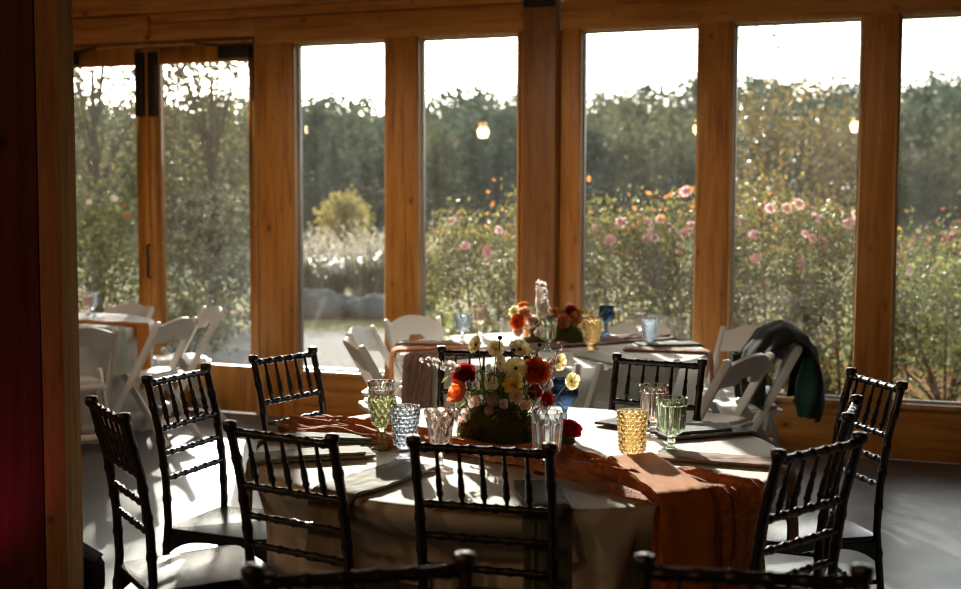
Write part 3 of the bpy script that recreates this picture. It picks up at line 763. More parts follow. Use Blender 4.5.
def bloom(kind, R, seed):
    rnd = random.Random(seed); p = MB(); c = None; cm = 'gold'
    if kind in ('rose', 'ranunculus'):
        nl = 7 if kind == 'rose' else 8
        for l in range(nl):
            t = l / (nl - 1); n = 3 + l // 2 if kind == 'rose' else 5 + l // 2
            for i in range(n):
                ph = 2 * PI * i / n + l * 1.1 + rnd.uniform(-.15, .15)
                if kind == 'rose': petal_(p, ph, R * lerp(.85, 1.05, t), R * lerp(.6, 1.3, t), lerp(5, 58, t), lerp(-18, 38, t * t), R * .05 * (1 + l), -R * .35 - R*.05*t, .7 - .25 * t, rnd, ruf=.02)
                else: petal_(p, ph, R * lerp(.35, .98, t), R * lerp(.4, 1.05, t), lerp(10, 86, t), lerp(-40, 22, t), R * .05 * (1 + l), -R * .2 - R*.1*t, .6 - .3 * t, rnd, ruf=.02)
        if kind == 'ranunculus': c = MB().sphere((0, 0, R * .08), R * .13, 10, 6); cm = 'dark'
    elif kind == 'cosmos':
        n = 7
        for i in range(n): petal_(p, 2 * PI * i / n + rnd.uniform(-.12, .12), R * rnd.uniform(.9, 1.05), R * .98, 62, rnd.uniform(70, 112), R * .06, 0, -.15, rnd, ruf=.07)
        c = MB().sphere((0, 0, R * .05), R * .17, 10, 6, (1, 1, .7)); cm = 'dark'
    elif kind == 'double':
        for l, n in enumerate((6, 7, 8)):
            for i in range(n): petal_(p, 2 * PI * i / n + l * .4, R * lerp(.5, 1, l / 2), R * .6, 40 + 15 * l, 40 + 28 * l, R * .05, R*.1*(2-l), .1, rnd, ruf=.06)
        c = MB().sphere((0, 0, R * .1), R * .16, 10, 6)
    elif kind == 'poppy':
        for l in range(2):
            for i in range(3): petal_(p, 2 * PI * i / 3 + l * 1.05, R * 1.55, R * 1.35, 80 - 10 * l, -5 + 22 * l, R * .05, -R * .5, .65, rnd, ruf=.03)
    elif kind == 'sweetpea':
        for i in range(4): petal_(p, 2 * PI * i / 4 + rnd.random(), R, R * 1.1, 40, 95, R * .05, -R * .3, .2, rnd, ruf=.1)
    elif kind == 'pod':
        p.lathe([(R * math.sin(PI * j / 12) * (1 + .06 * (j % 2)) + 1e-4, -R * math.cos(PI * j / 12)) for j in range(13)], 16, mod=lambda a, z, j: R * .06 * math.cos(a * 8 + j * PI))
    return p, c, cm
def rotto(d):
    return V((0, 0, 1)).rotation_difference(V(d).normalized()).to_matrix().to_4x4()
def arrangement(root, base, items, rnd, bigmoss):
    """items: (name, kind, petal colour, world position, radius, direction, centre colour)"""
    o0 = V(root.location)
    for (name, kind, colr, pos, R, d, cc) in items:
        pos = V(pos) - o0
        p, c, cm = bloom(kind, R, rnd.random())
        Mx = Matrix.Translation(pos) @ rotto(d)
        f = p.xf(Mx).build(name, PT[colr], root, smooth=True, angle=180)
        if c: c.xf(Mx).build('flower_center', PT[cc or cm], f)
        b = V((pos.x * .55 + rnd.uniform(-.02, .02), pos.y * .4 + rnd.uniform(-.02, .02), .05))
        e = pos - V(d).normalized() * R * .35; m = (b + e) * .5 + V((rnd.uniform(-.015, .015), rnd.uniform(-.015, .015), .02))
        pts = [b * (1-t)**2 + m * 2*t*(1-t) + e * t*t for t in [i / 8 for i in range(9)]]
        MB().tube(pts, .0022, 6).build('stem', M['stem'], f)
def leafquads(mb, pts, size, rnd, aspect=.55, bias=None):
    for p in pts:
        n = V((rnd.gauss(0, 1), rnd.gauss(0, 1), rnd.gauss(0, 1))).normalized()
        if bias: n = (n + V(bias)).normalized()
        a = n.orthogonal().normalized(); b = n.cross(a); t = rnd.uniform(0, 2 * PI)
        a, b = a * math.cos(t) + b * math.sin(t), b * math.cos(t) - a * math.sin(t)
        L = size * rnd.uniform(.6, 1.25); W = L * aspect
        p = V(p)
        mb.add([p - a * L * .5, p - b * W * .5 + n * L * .06, p + a * L * .5, p + b * W * .5 + n * L * .06], [(0, 1, 2, 3)])
def mossblock(root, cx, cy, sx, sy, h, n, rnd, name='moss'):
    core = MB().grid(lambda u, v: V((cx + (u*2-1) * sx * .92 * (1 - .1 * v), 0, 0)) * 0 + V((cx, cy, 0)) + V((0, 0, 0)), 1, 1)
    b = MB()
    b.slab(lambda u, v: V((cx + sx * math.cos(2*PI*u) * (1 - .35 * v ** 3), cy + sy * math.sin(2*PI*u) * (1 - .35 * v ** 3), h * v)), 20, 6, .004)
    b.lathe([(.001, h), (sx * .66, h * .98)], 20, M=Matrix.Translation((cx, cy, 0)) @ Matrix.Diagonal((1, sy / sx, 1, 1)), capb=False, capt=False)
    m = b.build(name, M['moss'], root)
    pts = []
    for _ in range(n):
        a = rnd.uniform(0, 2*PI); z = rnd.uniform(0, h); k = 1 - .35 * (z / h) ** 3 + rnd.uniform(-.06, .10)
        if rnd.random() < .25: k *= rnd.uniform(.1, .9); z = h + rnd.uniform(-.01, .015)
        pts.append((cx + sx * k * math.cos(a), cy + sy * k * math.sin(a), max(.003, z)))
    mb = MB(); leafquads(mb, pts, .016, rnd, .35)
    tag(mb.build('moss_fronds', M['moss'], m, smooth='leaf'), kind='stuff')
rnd = random.Random(4)
AY = 4.20
fa = thing('flower_arrangement', 'flower centrepiece in dark moss on the front table with red, orange and cream blooms', 'flowers', (.075, AY, ZT_ + .004))
mossblock(fa, -.015, 0, .125, .085, .105, 2600, rnd)
mossblock(fa, .215, -.06, .03, .03, .035, 260, rnd, 'moss_clump')
def F(name, kind, col, px, py, r, d, dy=0, cc=None): 
    Y = AY + dy; return (name, kind, col, at(px, py, Y), r / FPX * Y, d, cc)
items = [
    F('rose', 'rose', 'red', 466, 377, 12, (-.35, -.75, .5), -.03),
    F('poppy', 'poppy', 'coral', 460, 394, 12, (-.75, -.35, .35), -.07),
    F('ranunculus', 'ranunculus', 'orange', 537, 372, 13, (.1, -.85, .5), -.05),
    F('cosmos', 'cosmos', 'cream', 517, 369, 11.5, (0, -.95, .3), -.06),
    F('cosmos', 'cosmos', 'cream', 521, 350, 11, (.2, -.6, .7), .02),
    F('cosmos', 'cosmos', 'cream', 477, 345, 9, (-.75, -.55, .3), .0),
    F('cosmos', 'cosmos', 'cream', 497, 350, 9, (-.1, -.8, .5), .03, 'gold'),
    F('cosmos', 'cosmos', 'cream', 501, 364, 8.5, (.7, -.6, .2), -.02, 'gold'),
    F('cosmos', 'cosmos', 'cream', 533, 354, 8, (.4, .3, .8), .05),
    F('cosmos', 'cosmos', 'cream', 560, 362, 9, (.6, -.5, -.1), .0, 'gold'),
    F('cosmos', 'cosmos', 'cream', 573, 382, 9, (.45, -.8, .15), -.04, 'gold'),
    F('ranunculus', 'double', 'yellow', 514, 386, 11, (.0, -.9, .4), -.08),
    F('ranunculus', 'ranunculus', 'peach', 510, 369, 10, (-.5, -.2, .6), .03),
    F('ranunculus', 'double', 'peach', 518, 397, 8, (.1, -.9, .2), -.07),
    F('scabiosa', 'pod', 'mauve', 494.5, 401, 6.2, (0, -1, .3), -.09),
    F('scabiosa', 'pod', 'mauve', 490.5, 412, 4.8, (0, -1, 0), -.09),
    F('sweet_pea', 'sweetpea', 'blush', 468, 416, 9, (-.7, -.6, .1), -.03),
    F('sweet_pea', 'sweetpea', 'blush', 463, 424, 8, (-.8, -.5, -.1), -.02),
    F('sweet_pea', 'sweetpea', 'blush', 475, 403, 8, (-.4, -.8, .2), -.05),
    F('sweet_pea', 'sweetpea', 'cream', 493, 384, 9, (-.3, -.9, .2), -.06),
    F('sweet_pea', 'sweetpea', 'pink', 551, 384, 6, (.6, -.5, .3), .02),
    F('ranunculus', 'ranunculus', 'crimson', 536, 393, 7, (.3, -.7, .2), -.02),
    F('ranunculus', 'ranunculus', 'crimson', 548.5, 400, 7, (.6, -.7, .1), -.02),
    F('sweet_pea', 'sweetpea', 'blush', 545, 408, 7, (.5, -.8, .2), -.03),
    F('sweet_pea', 'sweetpea', 'peach', 527, 407, 7, (.1, -.9, .3), -.07),
    F('sweet_pea', 'sweetpea', 'blush', 505, 405, 6, (.0, -.9, .2), -.08),
    F('rose', 'rose', 'crimson', 571.5, 432, 12, (.25, -.5, .8), -.06),
    F('scabiosa', 'pod', 'dark', 501, 338, 2.2, (0, 0, 1), .02), F('scabiosa', 'pod', 'dark', 514, 351, 2.2, (0, 0, 1), .0),
    F('scabiosa', 'pod', 'dark', 498, 343, 2.0, (0, 0, 1), .05), F('scabiosa', 'pod', 'dark', 541, 345, 2.0, (0, 0, 1), .04),
]
arrangement(fa, None, items, rnd, True)
def spike(root, pts, col, n, r, rnd):
    o0 = V(root.location); P = [V(p) - o0 for p in pts]
    def cat(t):
        k = t * (len(P) - 1); i = min(int(k), len(P) - 2); return P[i].lerp(P[i+1], k - i)
    st = MB().tube([cat(i / 12) for i in range(13)], .0022, 6)
    fl = MB()
    for i in range(n):
        t = .35 + .65 * i / n; q = cat(t); d = V((rnd.uniform(-1, 1), rnd.uniform(-1, .4), rnd.uniform(-.5, .8))).normalized()
        b, _, _ = bloom('sweetpea', r * lerp(1.1, .45, i / n), rnd.random())
        b.xf(Matrix.Translation(q + d * r * .7) @ rotto(d)); fl.add(b.v, b.f)
    f = fl.build('flower_spike', PT[col], root, angle=180); st.build('stem', M['stem'], f)
spike(fa, [at(500, 415, AY), at(478, 378, AY), at(448, 366, AY - .02), at(423, 361, AY - .04)], 'white', 26, .019, rnd)
spike(fa, [at(520, 415, AY), at(540, 385, AY), at(556, 362, AY), at(561, 344, AY)], 'pink', 20, .015, rnd)
spike(fa, [at(520, 415, AY), at(530, 385, AY), at(546, 366, AY + .03), at(552, 358, AY + .03)], 'white', 12, .013, rnd)
pts = []
for _ in range(420):
    a = rnd.uniform(0, 2*PI); r = abs(rnd.gauss(0, .07)); pts.append((r * math.cos(a) * 1.3, r * math.sin(a) - .01, rnd.uniform(.09, .24)))
mb = MB(); leafquads(mb, pts, .034, rnd, .28, (0, 0, .3)); tag(mb.build('foliage', M['fl_leaf'], fa, smooth='leaf'), kind='stuff')
mb = MB()
for _ in range(46):
    a = rnd.uniform(0, 2*PI); r = rnd.uniform(.01, .06); q = V((r * math.cos(a) * 1.4, r * math.sin(a), .08)); e = q + V((rnd.uniform(-.05, .05), rnd.uniform(-.04, .04), rnd.uniform(.06, .17)))
    mb.tube([q, (q + e) * .5 + V((.004, 0, .008)), e], .0016, 5)
tag(mb.build('filler_stems', M['stem'], fa), kind='stuff')
# back table centrepiece
BY = 7.15
fb = thing('flower_arrangement', 'flower centrepiece on the back table with a tall pale spike and coral blooms', 'flowers', (.43, BY, ZT_ + .004))
mossblock(fb, 0, 0, .17, .10, .11, 1500, rnd)
def Fb(name, kind, col, px, py, r, d, dy=0): 
    Y = BY + dy; return (name, kind, col, at(px, py, Y), r / FPX * Y, d, None)
arrangement(fb, None, [
    Fb('cosmos', 'double', 'cream', 516, 312, 7, (-.4, -.8, .4), -.03), Fb('ranunculus', 'ranunculus', 'orange', 519, 322, 7, (-.3, -.9, .2), -.08),
    Fb('ranunculus', 'ranunculus', 'peach', 526, 313, 5.5, (0, -.9, .4), -.06), Fb('ranunculus', 'ranunculus', 'coral', 524, 305, 5, (-.2, -.3, .8), .03),
    Fb('rose', 'rose', 'blush', 534, 322, 6.5, (0, -.9, .3), -.09), Fb('sweet_pea', 'sweetpea', 'peach', 528, 332, 6, (-.4, -.9, 0), -.09),
    Fb('rose', 'rose', 'coral', 564, 321, 7, (.2, -.9, .2), -.09), Fb('rose', 'rose', 'red', 572, 313, 7.5, (.3, -.8, .4), -.03),
    Fb('ranunculus', 'ranunculus', 'coral', 577, 318, 6, (.5, -.8, .2), -.05), Fb('cosmos', 'double', 'yellow', 581, 312, 5, (.6, -.5, .4), .0),
    Fb('cosmos', 'double', 'white', 571, 306, 5, (.1, -.3, .9), .03), Fb('ranunculus', 'double', 'orange', 556, 312, 6, (.1, -.6, .7), .0),
    Fb('rose', 'rose', 'blush', 520, 331, 6, (-.6, -.7, .1), -.05), Fb('sweet_pea', 'sweetpea', 'blush', 540, 333, 6, (0, -1, .2), -.1)], rnd, True)
spike(fb, [at(545, 335, BY), at(545, 318, BY), at(543, 300, BY), at(542, 283, BY)], 'white', 40, .036, rnd)
pts = []
for _ in range(320):
    a = rnd.uniform(0, 2*PI); r = abs(rnd.gauss(0, .09)); pts.append((r * math.cos(a) * 1.5, r * math.sin(a), rnd.uniform(.08, .2)))
mb = MB(); leafquads(mb, pts, .05, rnd, .3); tag(mb.build('foliage', M['fl_leaf'], fb, smooth='leaf'), kind='stuff')

# ---------------------------------------------------------------- coat on the chair, floor uplight
ct = thing('coat', 'dark olive coat with a teal lining hung over the back of a white folding chair', 'coat', (1.67, 6.9, 0))
def coatprof(v, u):
    # inner side (towards the seat) over the backrest to the outer side
    p = [(-.19, .50), (-.20, .62), (-.17, .76), (-.09, .875), (.02, .915), (.11, .875), (.175, .78), (.20, .66), (.19, .52), (.165, .43)]
    k = v * (len(p) - 1); i = min(int(k), len(p) - 2); f = k - i; f = f * f * (3 - 2 * f)
    return lerp(p[i][0], p[i+1][0], f), lerp(p[i][1], p[i+1][1], f)
def coat(u, v):
    x, z = coatprof(v, u); y = lerp(-.30, .30, u)
    e = (2 * u - 1) ** 2
    cx = .02; k = 1 - .22 * e * e
    w = .022 * math.sin(u * 22 + 3 * nz(v * 3, 1)) * sst(.2, .6, abs(v - .45)) + .03 * nz(u * 5, v * 5, 2)
    return V((cx + (x - cx) * k + w * (1 if v > .45 else -1), y + .04 * nz(v * 4, 3), z - .07 * e * sst(.62, .3, abs(v - .45)) + .015 * nz(u * 6, v * 6) + .05 * (u - .4) * sst(.7, 1, v)))
co = MB().slab(coat, 36, 54, .014).build('coat_body', M['coat'], ct, angle=80)
def hood(u, v):
    a = lerp(-.5, PI + .5, u); r = .10 * math.sin(PI * lerp(.12, .72, v)) + .01 * nz(u * 6, v * 4, 8)
    return V((.155 + r * .75 * math.cos(a), -.16 - r * math.sin(a) * .9 + .05, lerp(.72, .40, v) + .02 * nz(u * 5, v * 3)))
MB().slab(hood, 26, 18, .012).build('lining', M['teal'], ct, angle=80)
def sleeve(u, v):
    a = 2 * PI * u; r = .055 + .012 * nz(u * 3, v * 6)
    return V((-.17 + r * math.cos(a) + .03 * v, .16 + r * math.sin(a), lerp(.72, .46, v)))
MB().slab(sleeve, 18, 14, .01).build('sleeve', M['coat'], ct, angle=80)
up = thing('floor_uplight', 'small black slanted uplight standing on the floor behind the timber post', 'lamp', (-1.60, 4.90, 0))
MB().prism([(-.075, 0), (.075, 0), (.075, .10), (.055, .135), (-.02, .185), (-.075, .19)], -.07, .07, 'y').build('housing', M['cable'], up, bevel=.006)
MB().bar((-.03, 0, .192), (.068, 0, .132), .125, .012, (0,1,0)).build('lamp_visor', M['cable'], up, bevel=.002)
MB().tube([(.055, .0, .12), (.066, -.02, .08), (.055, -.03, .03), (.05, -.06, .006), (.0, -.12, .006)], .004, 6).build('power_cable', M['cable'], up)

# ---------------------------------------------------------------- pendant bulbs hanging in the room behind the camera (seen mirrored in the panes)
n_ = V((math.sin(TH), math.cos(TH), 0))
def mirror(p):
    d = (V(p) - V(P0)).dot(n_); return V(p) - n_ * 2 * d
for (px, py, lab) in ((298, 122, 'over the left of the hall'), (480, 124, 'over the middle of the hall'), (696, 120, 'over the right of the hall'), (853, 117, 'nearest the right wall')):
    q = mirror(at(px, py, 17.0))
    pn = thing('pendant_lamp', 'pair of warm pendant bulbs on cords ' + lab, 'lamp', q, 0, 'pendant lamps of the hall')
    MB().lathe([(.05, 3.4 - q.z - .03), (.05, 3.4 - q.z)], 20).build('ceiling_rose', M['black_metal'], pn)
    for dx in (-.045, .045):
        MB().tube([(dx, 0, .06), (dx * .8, 0, .3), (dx * .3, 0, 3.4 - q.z)], .004, 6).build('cord', M['cable'], pn)
        MB().lathe([(.014, .03), (.014, .07)], 12, M=Matrix.Translation((dx, 0, 0))).build('socket', M['black_metal'], pn)
        MB().sphere((dx, 0, 0), .024, 14, 10).build('bulb', M['bulb'], pn)
    pl_ = bpy.data.lights.new('pendant_glow', 'POINT'); pl_.energy = 17; pl_.color = (1, .62, .30); pl_.shadow_soft_size = .08
    po_ = bpy.data.objects.new('pendant_glow', pl_); COL.objects.link(po_); po_.location = (q.x, q.y, q.z - .12)

# added fill spots with invented dome shades, out of view above the tables
for (x, y, en) in ((-2.6, 6.4, 24), (-.6, 6.2, 18), (1.4, 5.6, 5)):
    l = bpy.data.lights.new('added_fill_spot', 'SPOT'); l.energy = en; l.color = (1, .78, .55); l.spot_size = math.radians(108); l.spot_blend = .6; l.shadow_soft_size = .12
    o = bpy.data.objects.new('added_fill_spot', l); COL.objects.link(o); o.location = (x, y, 2.90)
    pn = thing('pendant_lamp', 'added dome pendant for fill light above the ' + ('left table' if x < -2 else 'middle of the hall' if x < 0 else 'back table') + ' over the top of the picture', 'lamp', (x, y, 2.95), 0, 'added dome pendants')
    MB().slab(lambda u, v: V((lerp(.03, .16, v) * math.cos(2*PI*u), lerp(.03, .16, v) * math.sin(2*PI*u), .12 - .10 * v * v)), 28, 8, .003).build('shade', M['black_metal'], pn)
    MB().tube([(0, 0, .11), (0, 0, .25), (0, 0, .45)], .005, 6).build('cord', M['cable'], pn)
    o.rotation_euler = (math.radians(36), 0, TH * -1)

# ---------------------------------------------------------------- outdoors
def gz(x, y):
    d = (y + .37 * x - 8.5)
    hill = 7.0 * sst(48, 150, d) + .8 * nz(x * .03, y * .03) * sst(30, 60, d)
    return -.06 + hill
def gpatch(x0, x1, y0, y1, nu, nv, dz=0): return MB().grid(lambda u, v: V((lerp(x0, x1, u), lerp(y0, y1, v), gz(lerp(x0, x1, u), lerp(y0, y1, v)) + dz)), nu, nv)
M['meadow'] = ground('meadow', [(.05,.06,.02), (.10,.11,.035), (.16,.14,.06)], .6)
M['lawn'] = ground('lawn_grass', [(.15,.14,.045), (.23,.21,.08), (.30,.27,.11)], 6)
M['gravel'] = ground('pale_gravel', [(.17,.16,.145), (.28,.27,.25), (.40,.385,.36)], 22, .6)
M['mulch'] = ground('bark_mulch', [(.10,.045,.02), (.22,.09,.03), (.32,.15,.05)], 18, .6)
struct(gpatch(-110, 110, 6, 190, 60, 60), 'ground', M['meadow'])
lw = MB().grid(lambda u, v: V((lerp(-10, 6, u), lerp(15.6, 24, v), -.045)), 8, 8); struct(lw, 'lawn', M['lawn'])
gp = MB().prism([(-9.5, 11.9), (3.9, 6.95), (4.5, 8.2), (-.6, 10.2), (-.9, 15.4), (-3.5, 15.8), (-9.5, 16.2)], -.055, -.035); struct(gp, 'path', M['gravel'], smooth=False)
bed = MB().prism([(-.6, 10.25), (4.6, 8.3), (6.5, 11.5), (1.5, 13.4), (-.6, 13.4)], -.055, -.02); struct(bed, 'flower_bed', M['mulch'], smooth=False)
bed = MB().prism([(-4.2, 17.4), (-1.0, 17.2), (-.8, 18.2), (-4.2, 18.4)], -.055, -.02); struct(bed, 'mulch_strip', M['mulch'], smooth=False)
GR = lambda *c: c
M['rose_leaf'] = leafmat('rose_leaves', [(.035,.050,.012), (.085,.10,.024), (.15,.155,.036), (.22,.19,.045), (.26,.16,.04)], .62, .4, .3)
M['hedge_leaf'] = leafmat('pale_leaves', [(.06,.08,.022), (.13,.15,.04), (.22,.23,.07)], .62, .4, .3)
M['gold_leaf'] = leafmat('golden_leaves', [(.09,.065,.02), (.17,.115,.035), (.24,.16,.05), (.11,.095,.035)], .5)
M['tree_leaf'] = leafmat('olive_leaves', [(.04,.05,.018), (.08,.085,.03), (.13,.125,.05), (.19,.165,.07)], .6, .5, .15)
M['far_leaf'] = leafmat('woodland_leaves', [(.05,.075,.045), (.08,.105,.06), (.11,.135,.075)], .35, .7)
M['far_leaf2'] = leafmat('woodland_leaves_olive', [(.09,.095,.04), (.13,.13,.06), (.16,.15,.075)], .35, .7)
M['red_leaf'] = leafmat('red_leaves', [(.22,.05,.03), (.34,.08,.05), (.20,.10,.05)], .5)
M['yellow_leaf'] = leafmat('yellow_leaves', [(.30,.24,.07), (.42,.33,.10)], .5, .6, .1)
M['grey_leaf'] = leafmat('grey_leaves', [(.12,.13,.09), (.18,.19,.14), (.26,.26,.20)], .5, .6, .1)
M['plume'] = leafmat('grass_plumes', [(.30,.26,.20), (.42,.37,.30), (.52,.47,.40)], .55, .7, .1)
M['blade'] = leafmat('grass_blades', [(.12,.14,.05), (.22,.22,.09), (.34,.30,.14)], .5)
M['orange_leaf'] = leafmat('orange_leaves', [(.45,.17,.04), (.6,.26,.07)], .5)
def crown(rnd, n, size, rx, ry, z0, z1, nclump=40, spread=.22, full=0):
    mb = MB(); cl = []
    for _ in range(nclump):
        a = rnd.uniform(0, 2*PI); t = rnd.random(); k = math.sqrt(max(.05, 1 - (max(2 * t - 1, -.25 if full else -1)) ** 2 * .85)) * math.sqrt(rnd.uniform(.25, 1))
        cl.append(V((rx * k * math.cos(a), ry * k * math.sin(a), lerp(z0, z1, t))))
    s = spread * min(rx, (z1 - z0) / 2)
    pts = []
    for _ in range(n):
        c = rnd.choice(cl)
        p = c + V((rnd.gauss(0, s), rnd.gauss(0, s), rnd.gauss(0, s)))
        p.z = max(z0 * .6 + .02, p.z); pts.append(p)
    leafquads(mb, pts, size, rnd, .6)
    return mb, cl
def shrub(name, label, cat, x, y, rx, ry, h, mat, n, size, seed, group=None, flowers=(), nf=0, fr=.035, z0=.12, ncl=40, spread=.24):
    rnd = random.Random(seed); t = thing(name, label, cat, (x, y, gz(x, y)), 0, group)
    mb, cl = crown(rnd, n, size, rx, ry, z0, h * .94, ncl, spread, 1)
    tag(mb.build('foliage', M[mat], t, smooth='leaf'), kind='stuff')
    st = MB()
    for c in cl[:14]:
        st.tube([V((c.x * .08, c.y * .08, 0)), V((c.x * .5, c.y * .5, c.z * .5)), c], [.016, .010, .004], 6)
    tag(st.build('branches', M['bark'], t), kind='stuff')
    for i in range(nf):
        col = flowers[i % len(flowers)]
        a = rnd.uniform(PI * 1.0, PI * 2.0); zt = rnd.uniform(.70, 1.03)
        k = math.sqrt(max(.08, 1 - (2 * zt - 1) ** 2 * .8)) * 1.02
        p = V((rx * k * math.cos(a), ry * k * math.sin(a), h * zt))
        b, c, cm = bloom('double', fr * rnd.uniform(.8, 1.3), rnd.random())
        f = b.xf(Matrix.Translation(p) @ rotto((math.cos(a) * .5, math.sin(a), .5))).build('bloom', PT[col], t, angle=180)
    return t
gr_ = 'rose bushes along the windows'
RB = [(-.02, 11.0, .50, .55, 1.52, 'rose bush with pink blooms outside the second pane from the left'),
      (.58, 11.2, .50, .55, 1.80, 'rose bush with an orange top outside beside the heavy post'),
      (1.28, 10.7, .52, .55, 1.55, 'rose bush with pink blooms outside the middle pane, its left half'),
      (1.80, 10.5, .50, .55, 1.72, 'tall rose bush with orange leaves outside the middle pane, its right half'),
      (2.38, 10.1, .46, .5, 1.72, 'rose bush with large pink blooms outside the fourth pane, its left half'),
      (2.95, 10.0, .46, .5, 1.52, 'rose bush with white pink blooms outside the fourth pane, its right half')]
for i, (x, y, rx, ry, h, lab) in enumerate(RB):
    t = shrub('rose_bush', lab, 'rose bush', x, y, rx, ry, h, 'rose_leaf', 9000, .044, 100 + i, gr_, ('rosepink', 'blush', 'rosepink', 'pink'), 10, .042, .02, 70)
    rr = random.Random(500 + i); mb = MB()
    leafquads(mb, [(rr.gauss(0, rx * .5), rr.gauss(0, ry * .4), h * rr.uniform(.82, 1.04)) for _ in range(80 if i in (1, 3) else 26)], .06, rr, .6)
    tag(mb.build('orange_shoots', M['orange_leaf'], t, smooth='leaf'), kind='stuff')
shrub('shrub', 'low bright green shrub outside the rightmost pane', 'shrub', 3.75, 9.9, .62, .5, 1.22, 'hedge_leaf', 6500, .045, 120, None, ('white',), 8, .03, .02, 70)
shrub('shrub', 'red leaved shrub far outside the rightmost pane', 'shrub', 6.4, 16.2, .9, .8, 1.45, 'red_leaf', 2600, .09, 121)
shrub('shrub', 'dark green shrub behind the bright one outside the rightmost pane', 'shrub', 4.9, 12.4, .9, .8, 1.35, 'tree_leaf', 3200, .08, 122)
shrub('shrub', 'shrub with orange tips outside the left glass door', 'shrub', -4.05, 13.0, .62, .6, 1.72, 'hedge_leaf', 3600, .06, 123, None, ('rust', 'white'), 14, .03)
shrub('shrub', 'grey green shrub outside the right glass door', 'shrub', -3.35, 15.2, .75, .7, 1.75, 'grey_leaf', 3600, .07, 124)
shrub('shrub', 'low leafy shrub at the foot of the grey one outside the right glass door', 'shrub', -3.0, 12.6, .45, .4, .85, 'hedge_leaf', 1500, .06, 125)
rnd = random.Random(8)
def grass_clump(x, y, h, n, seed, label):
    r = random.Random(seed); t = thing('pampas_grass', label, 'ornamental grass', (x, y, gz(x, y)), 0, 'plumed grasses beyond the lawn')
    b = MB()
    for _ in range(n * 5):
        a = r.uniform(0, 2*PI); R_ = r.uniform(.25, .75); hh = h * r.uniform(.4, .72); w = .012
        d = V((math.cos(a), math.sin(a), 0)); s = V((-d.y, d.x, 0)) * w
        P = [d * R_ * .1, d * R_ * .5 + V((0, 0, hh * .9)), d * R_ + V((0, 0, hh * .85))]
        b.add([P[0] - s, P[0] + s, P[1] + s, P[1] - s, P[2]], [(0, 1, 2, 3), (3, 2, 4)])
    tag(b.build('blades', M['blade'], t, smooth='leaf'), kind='stuff')
    p = MB()
    for _ in range(n):
        a = r.uniform(0, 2*PI); R_ = r.uniform(.1, .75); hh = h * r.uniform(.72, 1.0); d = V((math.cos(a), math.sin(a), 0))
        for q in range(14):
            k = q / 13; c = d * R_ * (.6 + .5 * k) + V((0, 0, hh * (.68 + .34 * k - .06 * k * k)))
            leafquads(p, [c + V((r.gauss(0, .012), r.gauss(0, .012), 0))], .10 * (1 - .5 * k), r, .4, (0, 0, -.3))
    tag(p.build('plumes', M['plume'], t, smooth='leaf'), kind='stuff')
for i, (px, Y, h) in enumerate(((306, 18.6, 1.42), (334, 19.2, 1.25), (362, 18.9, 1.30), (385, 19.4, 1.45), (430, 19.0, 1.7))):
    grass_clump((px - 480) / 1240 * Y, Y, h, 42, 40 + i, 'pale plumed grass clump beyond the lawn, ' + ('leftmost in the first window pane', 'left of centre in the first window pane', 'right of centre in the first window pane', 'at the right edge of the first window pane', 'at the left edge of the second window pane')[i])
for i, (px, Y, r) in enumerate(((312, 17.6, .36), (345, 17.9, .28), (374, 17.5, .30))):
    rr = random.Random(i); x = (px - 480) / 1240 * Y; b = MB().sphere((0, 0, r * .35), r, 20, 14, (1.4, 1, .75))
    b.v = [tuple(V(p) * (1 + .16 * nz(p[0] * 4 + i * 9, p[1] * 4, p[2] * 4))) for p in b.v]
    tag(b.build('boulder', M['stone'], loc=(x, Y, gz(x, Y) + .02)), 'grey boulder at the lawn edge under the plumed grass, ' + ('left one', 'middle one', 'right one')[i], 'rock', 'boulders at the lawn edge')
def tree(name, label, x, y, h, cz, rx, mat, n, size, seed, group=None, trunk=.09, ncl=60, spread=.2, extra=None):
    r = random.Random(seed); t = thing(name, label, 'tree', (x, y, gz(x, y)), 0, group)
    mb, cl = crown(r, n, size, rx, rx * .9, cz, h, ncl, spread)
    if extra:
        leafquads(mb, extra(r), size, r, .6)
    tag(mb.build('foliage', M[mat], t, smooth='leaf'), kind='stuff')
    tk = MB().tube([(0, 0, -.1), (.03, 0, h * .4), (.0, .02, h * .8)], [trunk, trunk * .7, trunk * .25], 8)
    for c in cl[:22]: tk.tube([V((.02, 0, max(cz * .7, c.z * .55))), V((c.x * .55, c.y * .55, c.z * .85)), c], [trunk * .35, trunk * .22, trunk * .08], 5)
    tk.build('trunk', M['bark'], t)
    return t
tree('tree', 'golden brown leafed tree outside the fourth pane with thin bare top branches', 4.55, 18.0, 3.25, .9, .95, 'gold_leaf', 4600, .085, 61, None, .06, 60, .2,
     lambda r: [V((r.gauss(.0, .36), r.gauss(0, .3), r.uniform(3.1, 4.5))) for _ in range(420)])
tree('tree', 'dense small-leaved tree outside the left glass door', -5.15, 16.6, 4.25, .5, 1.15, 'tree_leaf', 8500, .085, 62, None, .09, 80, .22)
tree('tree', 'dense small-leaved tree outside the right glass door', -3.75, 17.4, 4.2, .6, .92, 'tree_leaf', 8500, .085, 63, None, .09, 80, .22)
tree('tree', 'dense small-leaved tree glimpsed past the timber post beyond the doors', -6.6, 17.5, 3.6, .6, 1.1, 'tree_leaf', 5200, .09, 64, None, .09, 70, .22)
tree('tree', 'sunlit yellow tree at the far edge of the meadow in the first window pane', -4.15, 38.0, 1.75, .3, .75, 'yellow_leaf', 2200, .14, 65, None, .09, 50, .22)
